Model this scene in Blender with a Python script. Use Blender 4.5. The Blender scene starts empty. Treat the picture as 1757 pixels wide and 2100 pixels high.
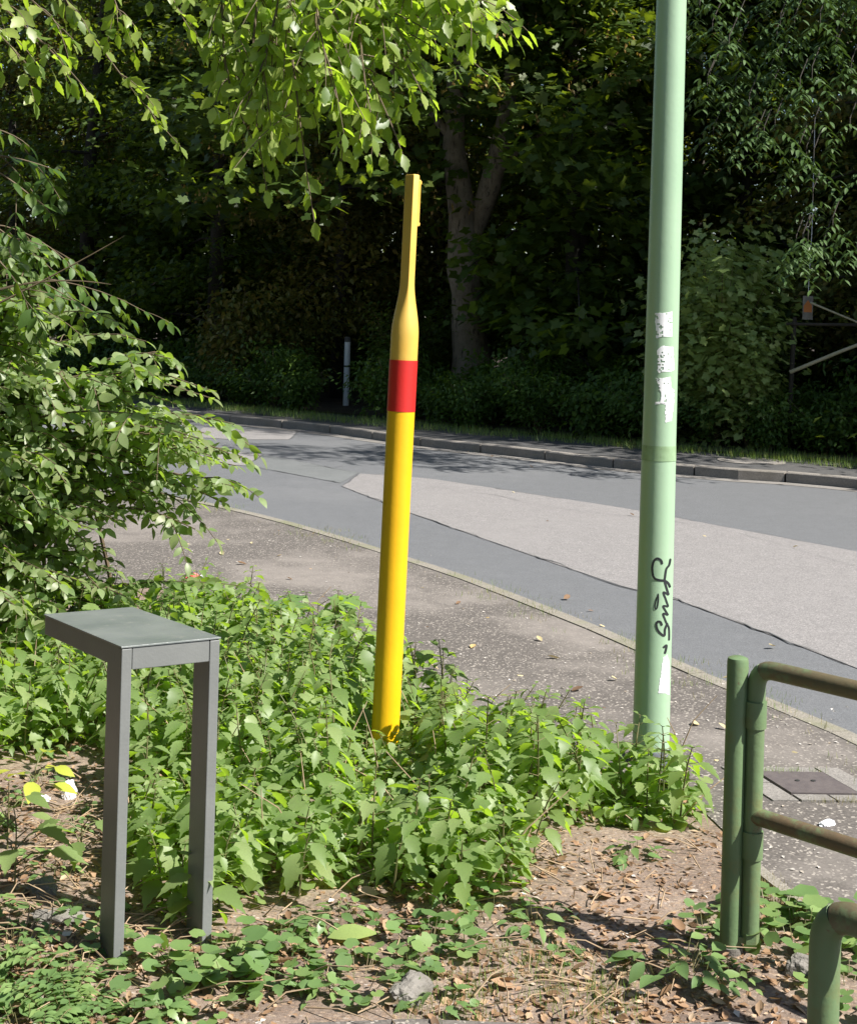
import bpy, math, random
import numpy as np
from mathutils import Vector, Matrix

# ------------------------------------------------------------------ camera, sky, sun, exposure
scene = bpy.context.scene
F, CX, CY = 3000.0, 878.5, 640.0           # focal length and centre in units of a 1757 x 2100 frame
HC = 1.65                                  # eye height
PITCH, ROLL = 0.0, math.radians(1.6)
_f = Vector((0, math.cos(PITCH), -math.sin(PITCH)))
_r0, _u0 = Vector((1, 0, 0)), Vector((0, math.sin(PITCH), math.cos(PITCH)))
_r = _r0 * math.cos(ROLL) + _u0 * math.sin(ROLL)
_u = _u0 * math.cos(ROLL) - _r0 * math.sin(ROLL)
CAM = Vector((0, 0, HC))
cd = bpy.data.cameras.new('camera'); cam = bpy.data.objects.new('camera', cd)
scene.collection.objects.link(cam); scene.camera = cam
cd.sensor_fit = 'HORIZONTAL'; cd.sensor_width = 36; cd.lens = 36 * F / 1757
cd.shift_y = (CY - 1050) / 1757; cd.clip_end = 600; cd.clip_start = 0.05
m = Matrix((_r, _u, -_f)).transposed().to_4x4(); m.translation = CAM
cam.matrix_world = m

AZ, EL = math.radians(24), math.radians(47)      # sun: from the right, a little towards the camera
SUN = Vector((math.cos(AZ) * math.cos(EL), -math.sin(AZ) * math.cos(EL), math.sin(EL)))
w = bpy.data.worlds.new('World'); scene.world = w; w.use_nodes = True
nt = w.node_tree; bg = nt.nodes['Background']
sky = nt.nodes.new('ShaderNodeTexSky'); sky.sky_type = 'NISHITA'; sky.sun_disc = False
sky.sun_elevation = EL; sky.sun_rotation = math.atan2(SUN.x, SUN.y)
sky.air_density = 1.0; sky.dust_density = 0.8
nt.links.new(sky.outputs[0], bg.inputs[0]); bg.inputs[1].default_value = 0.06
sl = bpy.data.lights.new('sun', 'SUN'); sun = bpy.data.objects.new('sun', sl)
scene.collection.objects.link(sun)
sl.energy = 5.0; sl.angle = math.radians(0.6); sl.color = (1.0, 0.955, 0.89)
sun.rotation_euler = SUN.to_track_quat('Z', 'Y').to_euler(); sun.location = (12, -6, 18)
scene.view_settings.view_transform = 'Standard'; scene.view_settings.look = 'None'
scene.view_settings.exposure = 1.12; scene.view_settings.gamma = 1
scene.view_settings.use_curve_mapping = False
scene.render.engine = 'CYCLES'
scene.cycles.use_denoising = True
scene.cycles.max_bounces = 6; scene.cycles.transmission_bounces = 4; scene.cycles.diffuse_bounces = 4
scene.cycles.caustics_reflective = False; scene.cycles.caustics_refractive = False

# ------------------------------------------------------------------ helpers
C = scene.collection
rng = random.Random(7); nr = np.random.default_rng(7)

from mathutils import noise as mn
def ray(px, py):
    return (_f + _r * ((px - CX) / F) - _u * ((py - CY) / F))
def at(px, py, z=0.0):                    # ground position seen at a place of the frame
    d = ray(px, py); t = (z - HC) / d.z
    return CAM + d * t
def atY(px, py, Y):                       # position at a given distance
    d = ray(px, py); return CAM + d * (Y / d.y)
def link(o, parent=None):
    C.objects.link(o)
    if parent is not None: o.parent = parent
    return o
def tag(o, label=None, cat=None, group=None, kind=None):
    if label: o['label'] = label
    if cat: o['category'] = cat
    if group: o['group'] = group
    if kind: o['kind'] = kind
    return o
def empty(name, loc=(0, 0, 0), rz=0.0):
    o = bpy.data.objects.new(name, None); o.empty_display_size = 0.1
    o.location = loc; o.rotation_euler = (0, 0, rz); C.objects.link(o); return o
def mesh(name, V, Fc, mat=None, smooth=False, tint=None):
    smooth = smooth or tint is not None
    me = bpy.data.meshes.new(name)
    me.from_pydata(np.asarray(V, dtype=float).reshape(-1, 3).tolist() if not isinstance(V, list) else V, [], Fc if isinstance(Fc, list) else Fc.tolist())
    if smooth: me.shade_smooth()
    if mat is not None: me.materials.append(mat)
    if tint is not None:
        a = me.attributes.new('tint', 'FLOAT', 'FACE'); a.data.foreach_set('value', np.asarray(tint, dtype=np.float32))
    me.update(); return me
def obj(name, me, parent=None):
    return link(bpy.data.objects.new(name, me), parent)

class MB:
    """collects simple solids into one mesh"""
    def __init__(s): s.V, s.F = [], []
    def add(s, V, Fc):
        b = len(s.V); s.V += [tuple(v) for v in V]; s.F += [tuple(i + b for i in f) for f in Fc]; return s
    def box(s, c, size, R=None):
        h = [x / 2 for x in size]; V = []
        for sx in (-1, 1):
            for sy in (-1, 1):
                for sz in (-1, 1):
                    v = Vector((sx * h[0], sy * h[1], sz * h[2]))
                    if R is not None: v = R @ v
                    V.append(v + Vector(c))
        return s.add(V, [(0, 1, 3, 2), (4, 6, 7, 5), (0, 4, 5, 1), (2, 3, 7, 6), (0, 2, 6, 4), (1, 5, 7, 3)])
    def tube(s, pts, rad, n=12, cap=True):
        pts = [Vector(p) for p in pts]
        if not hasattr(rad, '__len__'): rad = [rad] * len(pts)
        b = len(s.V); prev = None
        for i, p in enumerate(pts):
            t = (pts[min(i + 1, len(pts) - 1)] - pts[max(i - 1, 0)]).normalized()
            if prev is None:
                a = Vector((1, 0, 0)) if abs(t.x) < 0.9 else Vector((0, 1, 0))
                prev = (a - t * a.dot(t)).normalized()
            else: prev = (prev - t * prev.dot(t)).normalized()
            q = t.cross(prev)
            for k in range(n):
                an = 2 * math.pi * k / n
                s.V.append(tuple(p + (prev * math.cos(an) + q * math.sin(an)) * rad[i]))
        for i in range(len(pts) - 1):
            for k in range(n):
                k2 = (k + 1) % n
                s.F.append((b + i * n + k, b + i * n + k2, b + (i + 1) * n + k2, b + (i + 1) * n + k))
        if cap:
            s.F.append(tuple(b + k for k in range(n))[::-1]); e = b + (len(pts) - 1) * n
            s.F.append(tuple(e + k for k in range(n)))
        return s
    def build(s, name, mat, parent=None, smooth=False, bevel=0):
        o = obj(name, mesh(name, s.V, s.F, mat, False), parent)
        if smooth:
            o.data.shade_smooth(); o.data.set_sharp_from_angle(angle=math.radians(50))
        if bevel:
            md = o.modifiers.new('bevel', 'BEVEL'); md.width = bevel; md.segments = 2; md.limit_method = 'ANGLE'
        return o

# ------------------------------------------------------------------ materials
def nodes(name):
    mt = bpy.data.materials.new(name); mt.use_nodes = True
    t = mt.node_tree; return mt, t, t.nodes['Principled BSDF'], t.nodes['Material Output']
def N(t, typ, **kw):
    n = t.nodes.new(typ)
    for k, v in kw.items(): setattr(n, k, v)
    return n
def ramp(t, fac, stops, interp='LINEAR'):
    r = N(t, 'ShaderNodeValToRGB'); r.color_ramp.interpolation = interp
    e = r.color_ramp.elements
    while len(e) < len(stops): e.new(0.5)
    for i, (p, c) in enumerate(stops): e[i].position = p; e[i].color = (*c, 1)
    t.links.new(fac, r.inputs[0]); return r.outputs[0]
def noise(t, scale, detail=4, rough=0.55, vec=None, out=0):
    n = N(t, 'ShaderNodeTexNoise'); n.inputs['Scale'].default_value = scale
    n.inputs['Detail'].default_value = detail; n.inputs['Roughness'].default_value = rough
    if vec is None: vec = N(t, 'ShaderNodeTexCoord').outputs['Object']
    t.links.new(vec, n.inputs['Vector']); return n.outputs[out]
def voro(t, scale, feature='F1', out='Color', vec=None):
    n = N(t, 'ShaderNodeTexVoronoi'); n.feature = feature; n.inputs['Scale'].default_value = scale
    if vec is None: vec = N(t, 'ShaderNodeTexCoord').outputs['Object']
    t.links.new(vec, n.inputs['Vector']); return n.outputs[out]
def mix(t, fac, a, b, mode='MIX'):
    n = N(t, 'ShaderNodeMix', data_type='RGBA', blend_type=mode)
    for s, v in ((n.inputs[0], fac), (n.inputs[6], a), (n.inputs[7], b)):
        if isinstance(v, bpy.types.NodeSocket): t.links.new(v, s)
        elif isinstance(v, (tuple, list)): s.default_value = (*v, 1) if len(v) == 3 else v
        else: s.default_value = v
    return n.outputs[2]
def math_(t, op, a, b=0.0):
    n = N(t, 'ShaderNodeMath', operation=op)
    for s, v in ((n.inputs[0], a), (n.inputs[1], b)):
        if isinstance(v, bpy.types.NodeSocket): t.links.new(v, s)
        else: s.default_value = v
    return n.outputs[0]
def maprange(t, v, a, b, c=0.0, d=1.0):
    n = N(t, 'ShaderNodeMapRange'); t.links.new(v, n.inputs[0])
    for i, x in enumerate((a, b, c, d)): n.inputs[i + 1].default_value = x
    return n.outputs[0]
def bump(t, h, strength, dist, bs):
    b = N(t, 'ShaderNodeBump'); b.inputs['Strength'].default_value = strength; b.inputs['Distance'].default_value = dist
    t.links.new(h, b.inputs['Height']); t.links.new(b.outputs[0], bs.inputs['Normal'])

def paint(name, c1, c2, rough=0.4, scale=9, dirt=None, dirt_amt=0.45, metallic=0.0, bmp=0.0015, spec=0.5):
    mt, t, bs, out = nodes(name)
    col = mix(t, maprange(t, noise(t, scale), 0.3, 0.7), c1, c2)
    if dirt:
        mp = N(t, 'ShaderNodeMapping'); mp.inputs['Scale'].default_value = (1, 1, 0.25)
        t.links.new(N(t, 'ShaderNodeTexCoord').outputs['Object'], mp.inputs[0])
        d = maprange(t, noise(t, scale * 3.5, 6, 0.7, mp.outputs[0]), 1 - dirt_amt, 1 - dirt_amt + 0.12)
        col = mix(t, d, col, dirt)
    t.links.new(col, bs.inputs['Base Color'])
    bs.inputs['Roughness'].default_value = rough; bs.inputs['Metallic'].default_value = metallic
    bs.inputs['Specular IOR Level'].default_value = spec
    bump(t, noise(t, scale * 14, 3), 0.35, bmp, bs)
    return mt

def leafmat(name, stops, trans, tfac=0.3, rough=0.42, spec=0.5):
    mt, t, bs, out = nodes(name)
    at_ = N(t, 'ShaderNodeAttribute', attribute_name='tint'); oi = N(t, 'ShaderNodeObjectInfo')
    v = math_(t, 'FRACT', math_(t, 'ADD', at_.outputs['Fac'], oi.outputs['Random']))
    col = ramp(t, v, stops)
    col = mix(t, maprange(t, noise(t, 30, 3), 0.35, 0.75, 0, 0.35), col, tuple(x * 0.6 for x in stops[0][1]))
    t.links.new(col, bs.inputs['Base Color']); bs.inputs['Roughness'].default_value = rough
    bs.inputs['Specular IOR Level'].default_value = spec
    tr = N(t, 'ShaderNodeBsdfTranslucent')
    t.links.new(mix(t, 0.82, col, trans), tr.inputs[0])
    ms = N(t, 'ShaderNodeMixShader'); ms.inputs[0].default_value = tfac
    t.links.new(bs.outputs[0], ms.inputs[1]); t.links.new(tr.outputs[0], ms.inputs[2])
    t.links.new(ms.outputs[0], out.inputs[0]); return mt

def asphalt(name, c, speck, light, grit=230, patch=1.1, rough=0.85, amt=0.5, lightpos=(0.52, 0.72)):
    mt, t, bs, out = nodes(name)
    v = voro(t, grit); r = N(t, 'ShaderNodeSeparateColor'); t.links.new(v, r.inputs[0])
    base = mix(t, maprange(t, r.outputs[0], 0, 1, 0, 1), tuple(x * 0.72 for x in c), tuple(x * 1.28 for x in c))
    base = mix(t, maprange(t, r.outputs[1], 0.86, 0.95, 0, amt), base, speck)
    base = mix(t, maprange(t, noise(t, patch, 5, 0.6), lightpos[0], lightpos[1], 0, 0.8), base, light)
    base = mix(t, maprange(t, noise(t, 9, 6, 0.7), 0.35, 0.75, 0, 0.35), base, tuple(x * 0.6 for x in c))
    t.links.new(base, bs.inputs['Base Color']); bs.inputs['Roughness'].default_value = rough
    bump(t, math_(t, 'ADD', r.outputs[2], noise(t, 40)), 0.5, 0.004, bs); return mt

M = {}
M['road'] = asphalt('road_asphalt', (0.140, 0.145, 0.152), (0.28, 0.275, 0.27), (0.175, 0.178, 0.183), 260, 0.5, 0.62, 0.35)
M['road_light'] = asphalt('worn_aggregate_asphalt', (0.212, 0.202, 0.198), (0.40, 0.375, 0.36), (0.24, 0.228, 0.222), 150, 0.7, 0.8, 0.7)
M['road_mid'] = asphalt('patched_asphalt', (0.155, 0.163, 0.163), (0.28, 0.28, 0.27), (0.185, 0.193, 0.193), 260, 0.9, 0.6, 0.3)
M['pavement'] = asphalt('pavement_asphalt', (0.105, 0.093, 0.083), (0.42, 0.38, 0.33), (0.235, 0.21, 0.188), 120, 0.75, 0.9, 0.8, (0.47, 0.62))
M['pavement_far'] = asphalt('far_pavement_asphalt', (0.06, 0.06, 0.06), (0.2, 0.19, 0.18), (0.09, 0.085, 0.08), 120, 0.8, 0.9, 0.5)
M['kerb'] = asphalt('kerb_concrete', (0.23, 0.21, 0.185), (0.36, 0.335, 0.305), (0.14, 0.125, 0.10), 200, 2.0, 0.9, 0.4)
M['edging'] = asphalt('edging_concrete', (0.23, 0.21, 0.175), (0.4, 0.37, 0.33), (0.17, 0.18, 0.09), 220, 2.2, 0.9, 0.5)
M['slab'] = asphalt('concrete_slab', (0.21, 0.195, 0.178), (0.34, 0.32, 0.295), (0.155, 0.142, 0.125), 200, 3.0, 0.9, 0.4)
M['tar'] = paint('tar_seal', (0.085, 0.087, 0.09), (0.125, 0.126, 0.13), 0.6, 20)
M['cast_iron'] = paint('cast_iron', (0.10, 0.085, 0.085), (0.14, 0.12, 0.115), 0.6, 40, (0.17, 0.12, 0.09), 0.4, 0.2)
M['lamp_green'] = paint('pale_green_paint', (0.275, 0.405, 0.27), (0.315, 0.45, 0.30), 0.42, 3, (0.19, 0.27, 0.16), 0.36)
M['lamp_stain'] = paint('stained_green_paint', (0.19, 0.29, 0.15), (0.27, 0.40, 0.23), 0.6, 25, (0.10, 0.10, 0.06), 0.4)
M['collar'] = paint('dark_grey_sleeve', (0.075, 0.085, 0.10), (0.10, 0.11, 0.125), 0.7, 20)
M['yellow'] = paint('yellow_paint', (0.76, 0.45, 0.006), (0.70, 0.38, 0.006), 0.42, 4, (0.40, 0.22, 0.015), 0.30)
M['yellow_faded'] = paint('faded_yellow_paint', (0.64, 0.42, 0.09), (0.58, 0.34, 0.045), 0.5, 4, (0.33, 0.20, 0.03), 0.32)
M['red'] = paint('red_reflective_band', (0.56, 0.012, 0.008), (0.50, 0.014, 0.012), 0.55, 8)
M['stand'] = paint('grey_steel_paint', (0.145, 0.152, 0.148), (0.175, 0.182, 0.176), 0.42, 7, (0.115, 0.10, 0.08), 0.36, 0.0)
M['stand_top'] = paint('weathered_grey_sheet', (0.13, 0.148, 0.145), (0.20, 0.215, 0.21), 0.30, 6, (0.25, 0.25, 0.235), 0.42, 0.0)
M['sticker'] = paint('white_paper', (0.82, 0.82, 0.83), (0.86, 0.86, 0.87), 0.8, 30, (0.5, 0.53, 0.5), 0.3)
M['ink'] = paint('black_marker', (0.012, 0.014, 0.016), (0.02, 0.022, 0.026), 0.35, 30)
M['white_litter'] = paint('crumpled_white', (0.8, 0.8, 0.82), (0.7, 0.7, 0.74), 0.6, 30)
M['red_litter'] = paint('red_wrapper', (0.5, 0.05, 0.04), (0.6, 0.1, 0.08), 0.5, 30)
M['galv'] = paint('grey_plastic', (0.68, 0.70, 0.72), (0.74, 0.75, 0.76), 0.5, 12, (0.4, 0.34, 0.28), 0.3)
M['dark_metal'] = paint('dark_metal', (0.03, 0.03, 0.03), (0.05, 0.05, 0.045), 0.5, 20)
M['pale_wood'] = paint('pale_bare_wood', (0.42, 0.37, 0.26), (0.30, 0.29, 0.18), 0.8, 14)
M['orange'] = paint('orange_sign', (0.40, 0.12, 0.01), (0.36, 0.11, 0.01), 0.5, 20)
M['bark'] = paint('grey_bark', (0.26, 0.215, 0.165), (0.15, 0.122, 0.09), 0.95, 5, (0.04, 0.034, 0.026), 0.46, 0, 0.05)
M['bark_dark'] = paint('dark_bark', (0.05, 0.043, 0.033), (0.03, 0.026, 0.02), 0.95, 5, None, 0, 0, 0.03)
M['twig'] = paint('brown_twig', (0.085, 0.062, 0.036), (0.13, 0.095, 0.055), 0.8, 20)
M['green_stem'] = paint('green_stem', (0.10, 0.13, 0.04), (0.14, 0.10, 0.05), 0.6, 20)
M['stone'] = paint('grey_stone', (0.23, 0.215, 0.19), (0.11, 0.10, 0.085), 0.9, 14, (0.12, 0.11, 0.09), 0.4, 0, 0.01)
M['dark_stone'] = paint('dark_stone', (0.07, 0.068, 0.066), (0.16, 0.155, 0.15), 0.8, 12, None, 0, 0, 0.01)

def gatemat():
    mt, t, bs, out = nodes('green_rusty_paint')
    g = mix(t, maprange(t, noise(t, 6), 0.3, 0.7), (0.095, 0.155, 0.07), (0.14, 0.22, 0.105))
    mo = mix(t, maprange(t, noise(t, 14, 6, 0.7), 0.50, 0.68), g, (0.14, 0.17, 0.07))
    sp = N(t, 'ShaderNodeSeparateXYZ'); t.links.new(N(t, 'ShaderNodeNewGeometry').outputs['Position'], sp.inputs[0])
    at_ = N(t, 'ShaderNodeAttribute', attribute_name='tint')
    th = math_(t, 'SUBTRACT', noise(t, 17, 8, 0.75), math_(t, 'MULTIPLY', at_.outputs['Fac'], 0.19))
    rust = mix(t, noise(t, 60, 4), (0.15, 0.075, 0.04), (0.075, 0.05, 0.035))
    f = maprange(t, math_(t, 'SUBTRACT', noise(t, 17, 8, 0.75), 0.0), 0.62, 0.70)
    f2 = maprange(t, noise(t, 11, 8, 0.75), 0.34, 0.52)
    fac = mix(t, at_.outputs['Fac'], f, f2)
    col = mix(t, fac, mo, rust)
    t.links.new(col, bs.inputs['Base Color']); bs.inputs['Roughness'].default_value = 0.5
    bump(t, noise(t, 80, 4), 0.4, 0.002, bs); return mt
M['gate'] = gatemat()

def soilmat(name, dark):
    mt, t, bs, out = nodes(name)
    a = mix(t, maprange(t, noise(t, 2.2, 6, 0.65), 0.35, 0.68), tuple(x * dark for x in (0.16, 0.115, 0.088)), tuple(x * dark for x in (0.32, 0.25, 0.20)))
    mp = N(t, 'ShaderNodeMapping'); mp.inputs['Scale'].default_value = (1, 1.7, 1)
    dn = N(t, 'ShaderNodeMix', data_type='VECTOR')
    t.links.new(N(t, 'ShaderNodeTexCoord').outputs['Object'], mp.inputs[0])
    v = voro(t, 95, vec=mp.outputs[0]); r = N(t, 'ShaderNodeSeparateColor'); t.links.new(v, r.inputs[0])
    fl = ramp(t, r.outputs[0], [(0.0, (0.07, 0.05, 0.04)), (0.35, (0.19, 0.13, 0.09)), (0.7, (0.33, 0.22, 0.14)), (0.93, (0.42, 0.33, 0.24)), (1.0, (0.55, 0.5, 0.45))])
    a = mix(t, maprange(t, r.outputs[1], 0.5, 0.65, 0, 0.6 * dark), a, fl)
    a = mix(t, maprange(t, noise(t, 90, 3), 0.4, 0.7, 0, 0.4), a, tuple(x * dark for x in (0.08, 0.06, 0.045)))
    t.links.new(a, bs.inputs['Base Color']); bs.inputs['Roughness'].default_value = 0.95
    bump(t, math_(t, 'ADD', noise(t, 30, 6, 0.7), r.outputs[2]), 0.8, 0.012, bs); return mt
M['soil'] = soilmat('leaf_strewn_soil', 1.0)
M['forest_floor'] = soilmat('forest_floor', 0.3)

G = lambda *a: a
M['nettle'] = leafmat('nettle_leaf', [(0, G(0.145, 0.22, 0.07)), (0.6, G(0.225, 0.315, 0.115)), (1, G(0.31, 0.385, 0.16))], (0.42, 0.66, 0.02), 0.50, 0.45, 0.42)
M['shrub'] = leafmat('dogwood_leaf', [(0, G(0.16, 0.24, 0.09)), (0.7, G(0.23, 0.255, 0.115)), (1, G(0.28, 0.36, 0.17))], (0.42, 0.64, 0.04), 0.48, 0.42, 0.5)
M['hornbeam'] = leafmat('hornbeam_leaf', [(0, G(0.08, 0.14, 0.035)), (0.5, G(0.20, 0.27, 0.06)), (1, G(0.36, 0.42, 0.12))], (0.50, 0.74, 0.03), 0.50, 0.40, 0.5)
M['ivy'] = leafmat('ground_ivy_leaf', [(0, G(0.11, 0.19, 0.065)), (0.6, G(0.155, 0.255, 0.085)), (1, G(0.22, 0.31, 0.10))], (0.30, 0.5, 0.04), 0.3, 0.42)
M['lime'] = leafmat('yellow_green_leaf', [(0, G(0.38, 0.46, 0.06)), (1, G(0.5, 0.53, 0.08))], (0.6, 0.65, 0.05), 0.35, 0.45)
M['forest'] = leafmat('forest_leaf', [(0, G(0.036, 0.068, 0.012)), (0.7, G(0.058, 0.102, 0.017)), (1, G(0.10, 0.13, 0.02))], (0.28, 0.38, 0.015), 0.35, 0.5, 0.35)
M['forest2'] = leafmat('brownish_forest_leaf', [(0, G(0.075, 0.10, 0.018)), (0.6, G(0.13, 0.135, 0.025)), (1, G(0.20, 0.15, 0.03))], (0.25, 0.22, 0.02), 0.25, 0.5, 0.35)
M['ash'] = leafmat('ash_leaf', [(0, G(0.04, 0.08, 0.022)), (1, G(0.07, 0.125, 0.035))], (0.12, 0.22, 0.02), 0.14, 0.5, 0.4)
M['maple_pale'] = leafmat('pale_maple_leaf', [(0, G(0.20, 0.29, 0.08)), (0.6, G(0.29, 0.39, 0.12)), (1, G(0.40, 0.47, 0.18))], (0.45, 0.55, 0.08), 0.35, 0.45)
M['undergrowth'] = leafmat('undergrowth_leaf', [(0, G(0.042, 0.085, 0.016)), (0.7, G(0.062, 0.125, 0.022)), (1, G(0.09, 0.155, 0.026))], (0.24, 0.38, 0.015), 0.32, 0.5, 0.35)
M['seed'] = leafmat('maple_seed', [(0, G(0.26, 0.19, 0.06)), (1, G(0.36, 0.22, 0.06))], (0.5, 0.35, 0.05), 0.3, 0.6)
M['grass'] = leafmat('grass_blade', [(0, G(0.10, 0.19, 0.03)), (0.7, G(0.17, 0.26, 0.05)), (1, G(0.32, 0.30, 0.11))], (0.35, 0.5, 0.05), 0.3, 0.5)
M['dry_grass'] = leafmat('dry_moss_grass', [(0, G(0.18, 0.20, 0.05)), (0.5, G(0.27, 0.23, 0.09)), (1, G(0.36, 0.28, 0.13))], (0.4, 0.4, 0.1), 0.25, 0.7)
M['dead_leaf'] = leafmat('dead_leaf', [(0, G(0.12, 0.075, 0.045)), (0.3, G(0.26, 0.155, 0.085)), (0.6, G(0.34, 0.21, 0.12)), (0.85, G(0.42, 0.29, 0.18)), (1, G(0.50, 0.38, 0.26))], (0.5, 0.3, 0.12), 0.15, 0.7, 0.3)
M['pale_dead'] = leafmat('pale_dry_leaf', [(0, G(0.48, 0.40, 0.22)), (0.6, G(0.58, 0.50, 0.30)), (1, G(0.50, 0.36, 0.16))], (0.5, 0.4, 0.2), 0.15, 0.7, 0.3)
M['chip'] = leafmat('pale_chip', [(0, G(0.45, 0.42, 0.38)), (0.6, G(0.6, 0.57, 0.53)), (1, G(0.35, 0.28, 0.2))], (0.5, 0.5, 0.4), 0.05, 0.8, 0.3)
M['dead_stem'] = paint('dry_stalk', (0.36, 0.27, 0.17), (0.22, 0.15, 0.09), 0.9, 10)

# ------------------------------------------------------------------ ground layout (world metres)
def P(pts, z): return [at(x, y, z) for x, y in pts]
RZ = -0.06
near_px = [(1757, 1505), (1600, 1440), (1400, 1360), (1270, 1302), (1100, 1235), (960, 1182), (830, 1140), (700, 1100), (560, 1061), (430, 1032), (270, 1006)]
near = [Vector((7.5, -9, 0)), Vector((4.6, -2.0, 0)), Vector((2.75, 3.0, 0))] + P(near_px, 0.0) + [Vector((-4.6, 14.5, 0)), Vector((-9, 17.2, 0)), Vector((-22, 23, 0))]
far_px = [(1757, 1003), (1530, 985), (1275, 962), (1060, 937), (845, 913), (640, 884), (450, 866), (365, 856)]
far = [Vector((30, -9, 0)), Vector((15.0, 6.5, 0)), Vector((8.6, 11.4, 0))] + P(far_px, RZ) + [Vector((-8.5, 25.3, 0)), Vector((-13, 28, 0)), Vector((-24, 33, 0))]
def resample(pts, step):
    pts = [Vector((p.x, p.y, 0)) for p in pts]; out = []; 
    # Catmull-Rom smoothing then equal steps
    sm = []
    for i in range(len(pts) - 1):
        p0, p1, p2, p3 = pts[max(i - 1, 0)], pts[i], pts[i + 1], pts[min(i + 2, len(pts) - 1)]
        for k in range(8):
            t = k / 8
            sm.append(0.5 * ((2 * p1) + (p2 - p0) * t + (2 * p0 - 5 * p1 + 4 * p2 - p3) * t * t + (3 * p1 - p0 - 3 * p2 + p3) * t ** 3))
    sm.append(pts[-1]); out = [sm[0]]; acc = 0
    for a, b in zip(sm, sm[1:]):
        d = (b - a).length
        while d > 1e-9 and acc + d >= step:
            a = a + (b - a) * ((step - acc) / d); d = (b - a).length; acc = 0; out.append(a.copy())
        acc += d
    return out
near_c, far_c = resample(near, 0.5), resample(far, 0.5)
def offset(c, d):                          # to the right-hand side of the walking direction
    out = []
    for i, p in enumerate(c):
        t = (c[min(i + 1, len(c) - 1)] - c[max(i - 1, 0)]).normalized()
        out.append(p + Vector((t.y, -t.x, 0)) * d)
    return out
def strip(name, a, b, z, mat, parent=None, za=None, skirt=0.0):
    n = min(len(a), len(b)); V = []; Fc = []
    for p, q in zip(a[:n], b[:n]): V += [(p.x, p.y, z), (q.x, q.y, z)]
    for i in range(n - 1): Fc.append((2 * i, 2 * i + 1, 2 * i + 3, 2 * i + 2))
    me = mesh(name, V, Fc, mat); o = obj(name, me, parent)
    if me.polygons[n // 2].normal.z < 0: me.flip_normals()
    return o
def sheet(name, pts, z, mat, parent=None):
    me = mesh(name, [(p[0], p[1], z) for p in pts], [tuple(range(len(pts)))], mat)
    if me.polygons[0].normal.z < 0: me.flip_normals()
    return obj(name, me, parent)
def lerp_len(c, n):
    idx = np.linspace(0, len(c) - 1, n); out = []
    for i in idx:
        k = min(int(i), len(c) - 2); out.append(c[k].lerp(c[k + 1], i - k))
    return out

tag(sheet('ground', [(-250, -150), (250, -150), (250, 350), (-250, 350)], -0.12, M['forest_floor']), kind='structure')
road = strip('road', lerp_len(near_c, 90), lerp_len(far_c, 90), RZ, M['road']); tag(road, kind='structure')

# patches of different asphalt and their sealed seams
def zoom8(x, y): return ((400 + x / 1.757) * 0.9118, (750 + y / 1.757) * 0.9118)
light_px = [zoom8(648, 605), zoom8(720, 555), zoom8(810, 559), zoom8(1000, 575), zoom8(1200, 605), zoom8(1480, 648), zoom8(1757, 690), (1757, 1132), (2100, 1225), (2300, 1480), (1900, 1425), (1757, 1372), (1550, 1292), (1390, 1232), zoom8(1757, 1002), zoom8(1500, 915), zoom8(1200, 810), zoom8(930, 715), zoom8(800, 665)]
sheet('asphalt_patch', P(light_px, RZ), RZ + 0.004, M['road_light'], road)
sheet('asphalt_patch', P([zoom8(275, 522), zoom8(340, 482), zoom8(500, 510), zoom8(715, 551), zoom8(642, 592), zoom8(430, 552)], RZ), RZ + 0.004, M['road_mid'], road)
sheet('asphalt_patch', P([zoom8(60, 462), zoom8(225, 466), zoom8(333, 479), zoom8(266, 523), zoom8(60, 512)], RZ), RZ + 0.004, M['road_light'], road)
sheet('asphalt_patch', P([zoom8(100, 372), zoom8(470, 388), zoom8(440, 420), zoom8(230, 420), zoom8(60, 410)], RZ), RZ + 0.004, M['road_light'], road)
def seam(px, wdt, z=RZ + 0.008, jit=0.012):
    c = resample(P(px, RZ), 0.12); a, b = [], []
    for i, p in enumerate(c):
        t = (c[min(i + 1, len(c) - 1)] - c[max(i - 1, 0)]).normalized(); nn = Vector((t.y, -t.x, 0))
        o = nn * rng.gauss(0, jit); hw = wdt * max(.03, .05 + .22 * mn.noise((p.x * 2.3, p.y * 2.3, 4)) + rng.uniform(0, .10))
        a.append(p + o + nn * hw); b.append(p + o - nn * hw)
    strip('tar_seam', a, b, z, M['tar'], road)
seam([zoom8(648, 605), zoom8(800, 665), zoom8(930, 715), zoom8(1200, 810), zoom8(1500, 915), zoom8(1757, 1002), (1390, 1232), (1550, 1292), (1757, 1372)], 0.035)
seam([zoom8(648, 605), zoom8(690, 575), zoom8(720, 553)], 0.06)
seam([zoom8(340, 481), zoom8(500, 510), zoom8(720, 553), zoom8(1000, 575), zoom8(1200, 605), zoom8(1480, 648), zoom8(1757, 690), (1757, 1132)], 0.04)
seam([zoom8(225, 466), zoom8(335, 480), zoom8(266, 524)], 0.05)
seam([zoom8(266, 524), zoom8(430, 553), zoom8(645, 593)], 0.035)
seam([zoom8(240, 596), zoom8(450, 600), zoom8(640, 592)], 0.025)
seam([zoom8(440, 420), zoom8(470, 388), zoom8(380, 368)], 0.05)
seam([zoom8(1000, 607), zoom8(1250, 640), zoom8(1480, 690), (1390, 1072), (1560, 1108), (1757, 1165)], 0.022)
seam([zoom8(1380, 855), zoom8(1560, 850), (1250, 1124), (1420, 1117), (1620, 1126)], 0.012)
seam([zoom8(480, 520), zoom8(580, 530), zoom8(660, 524)], 0.02)

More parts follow.
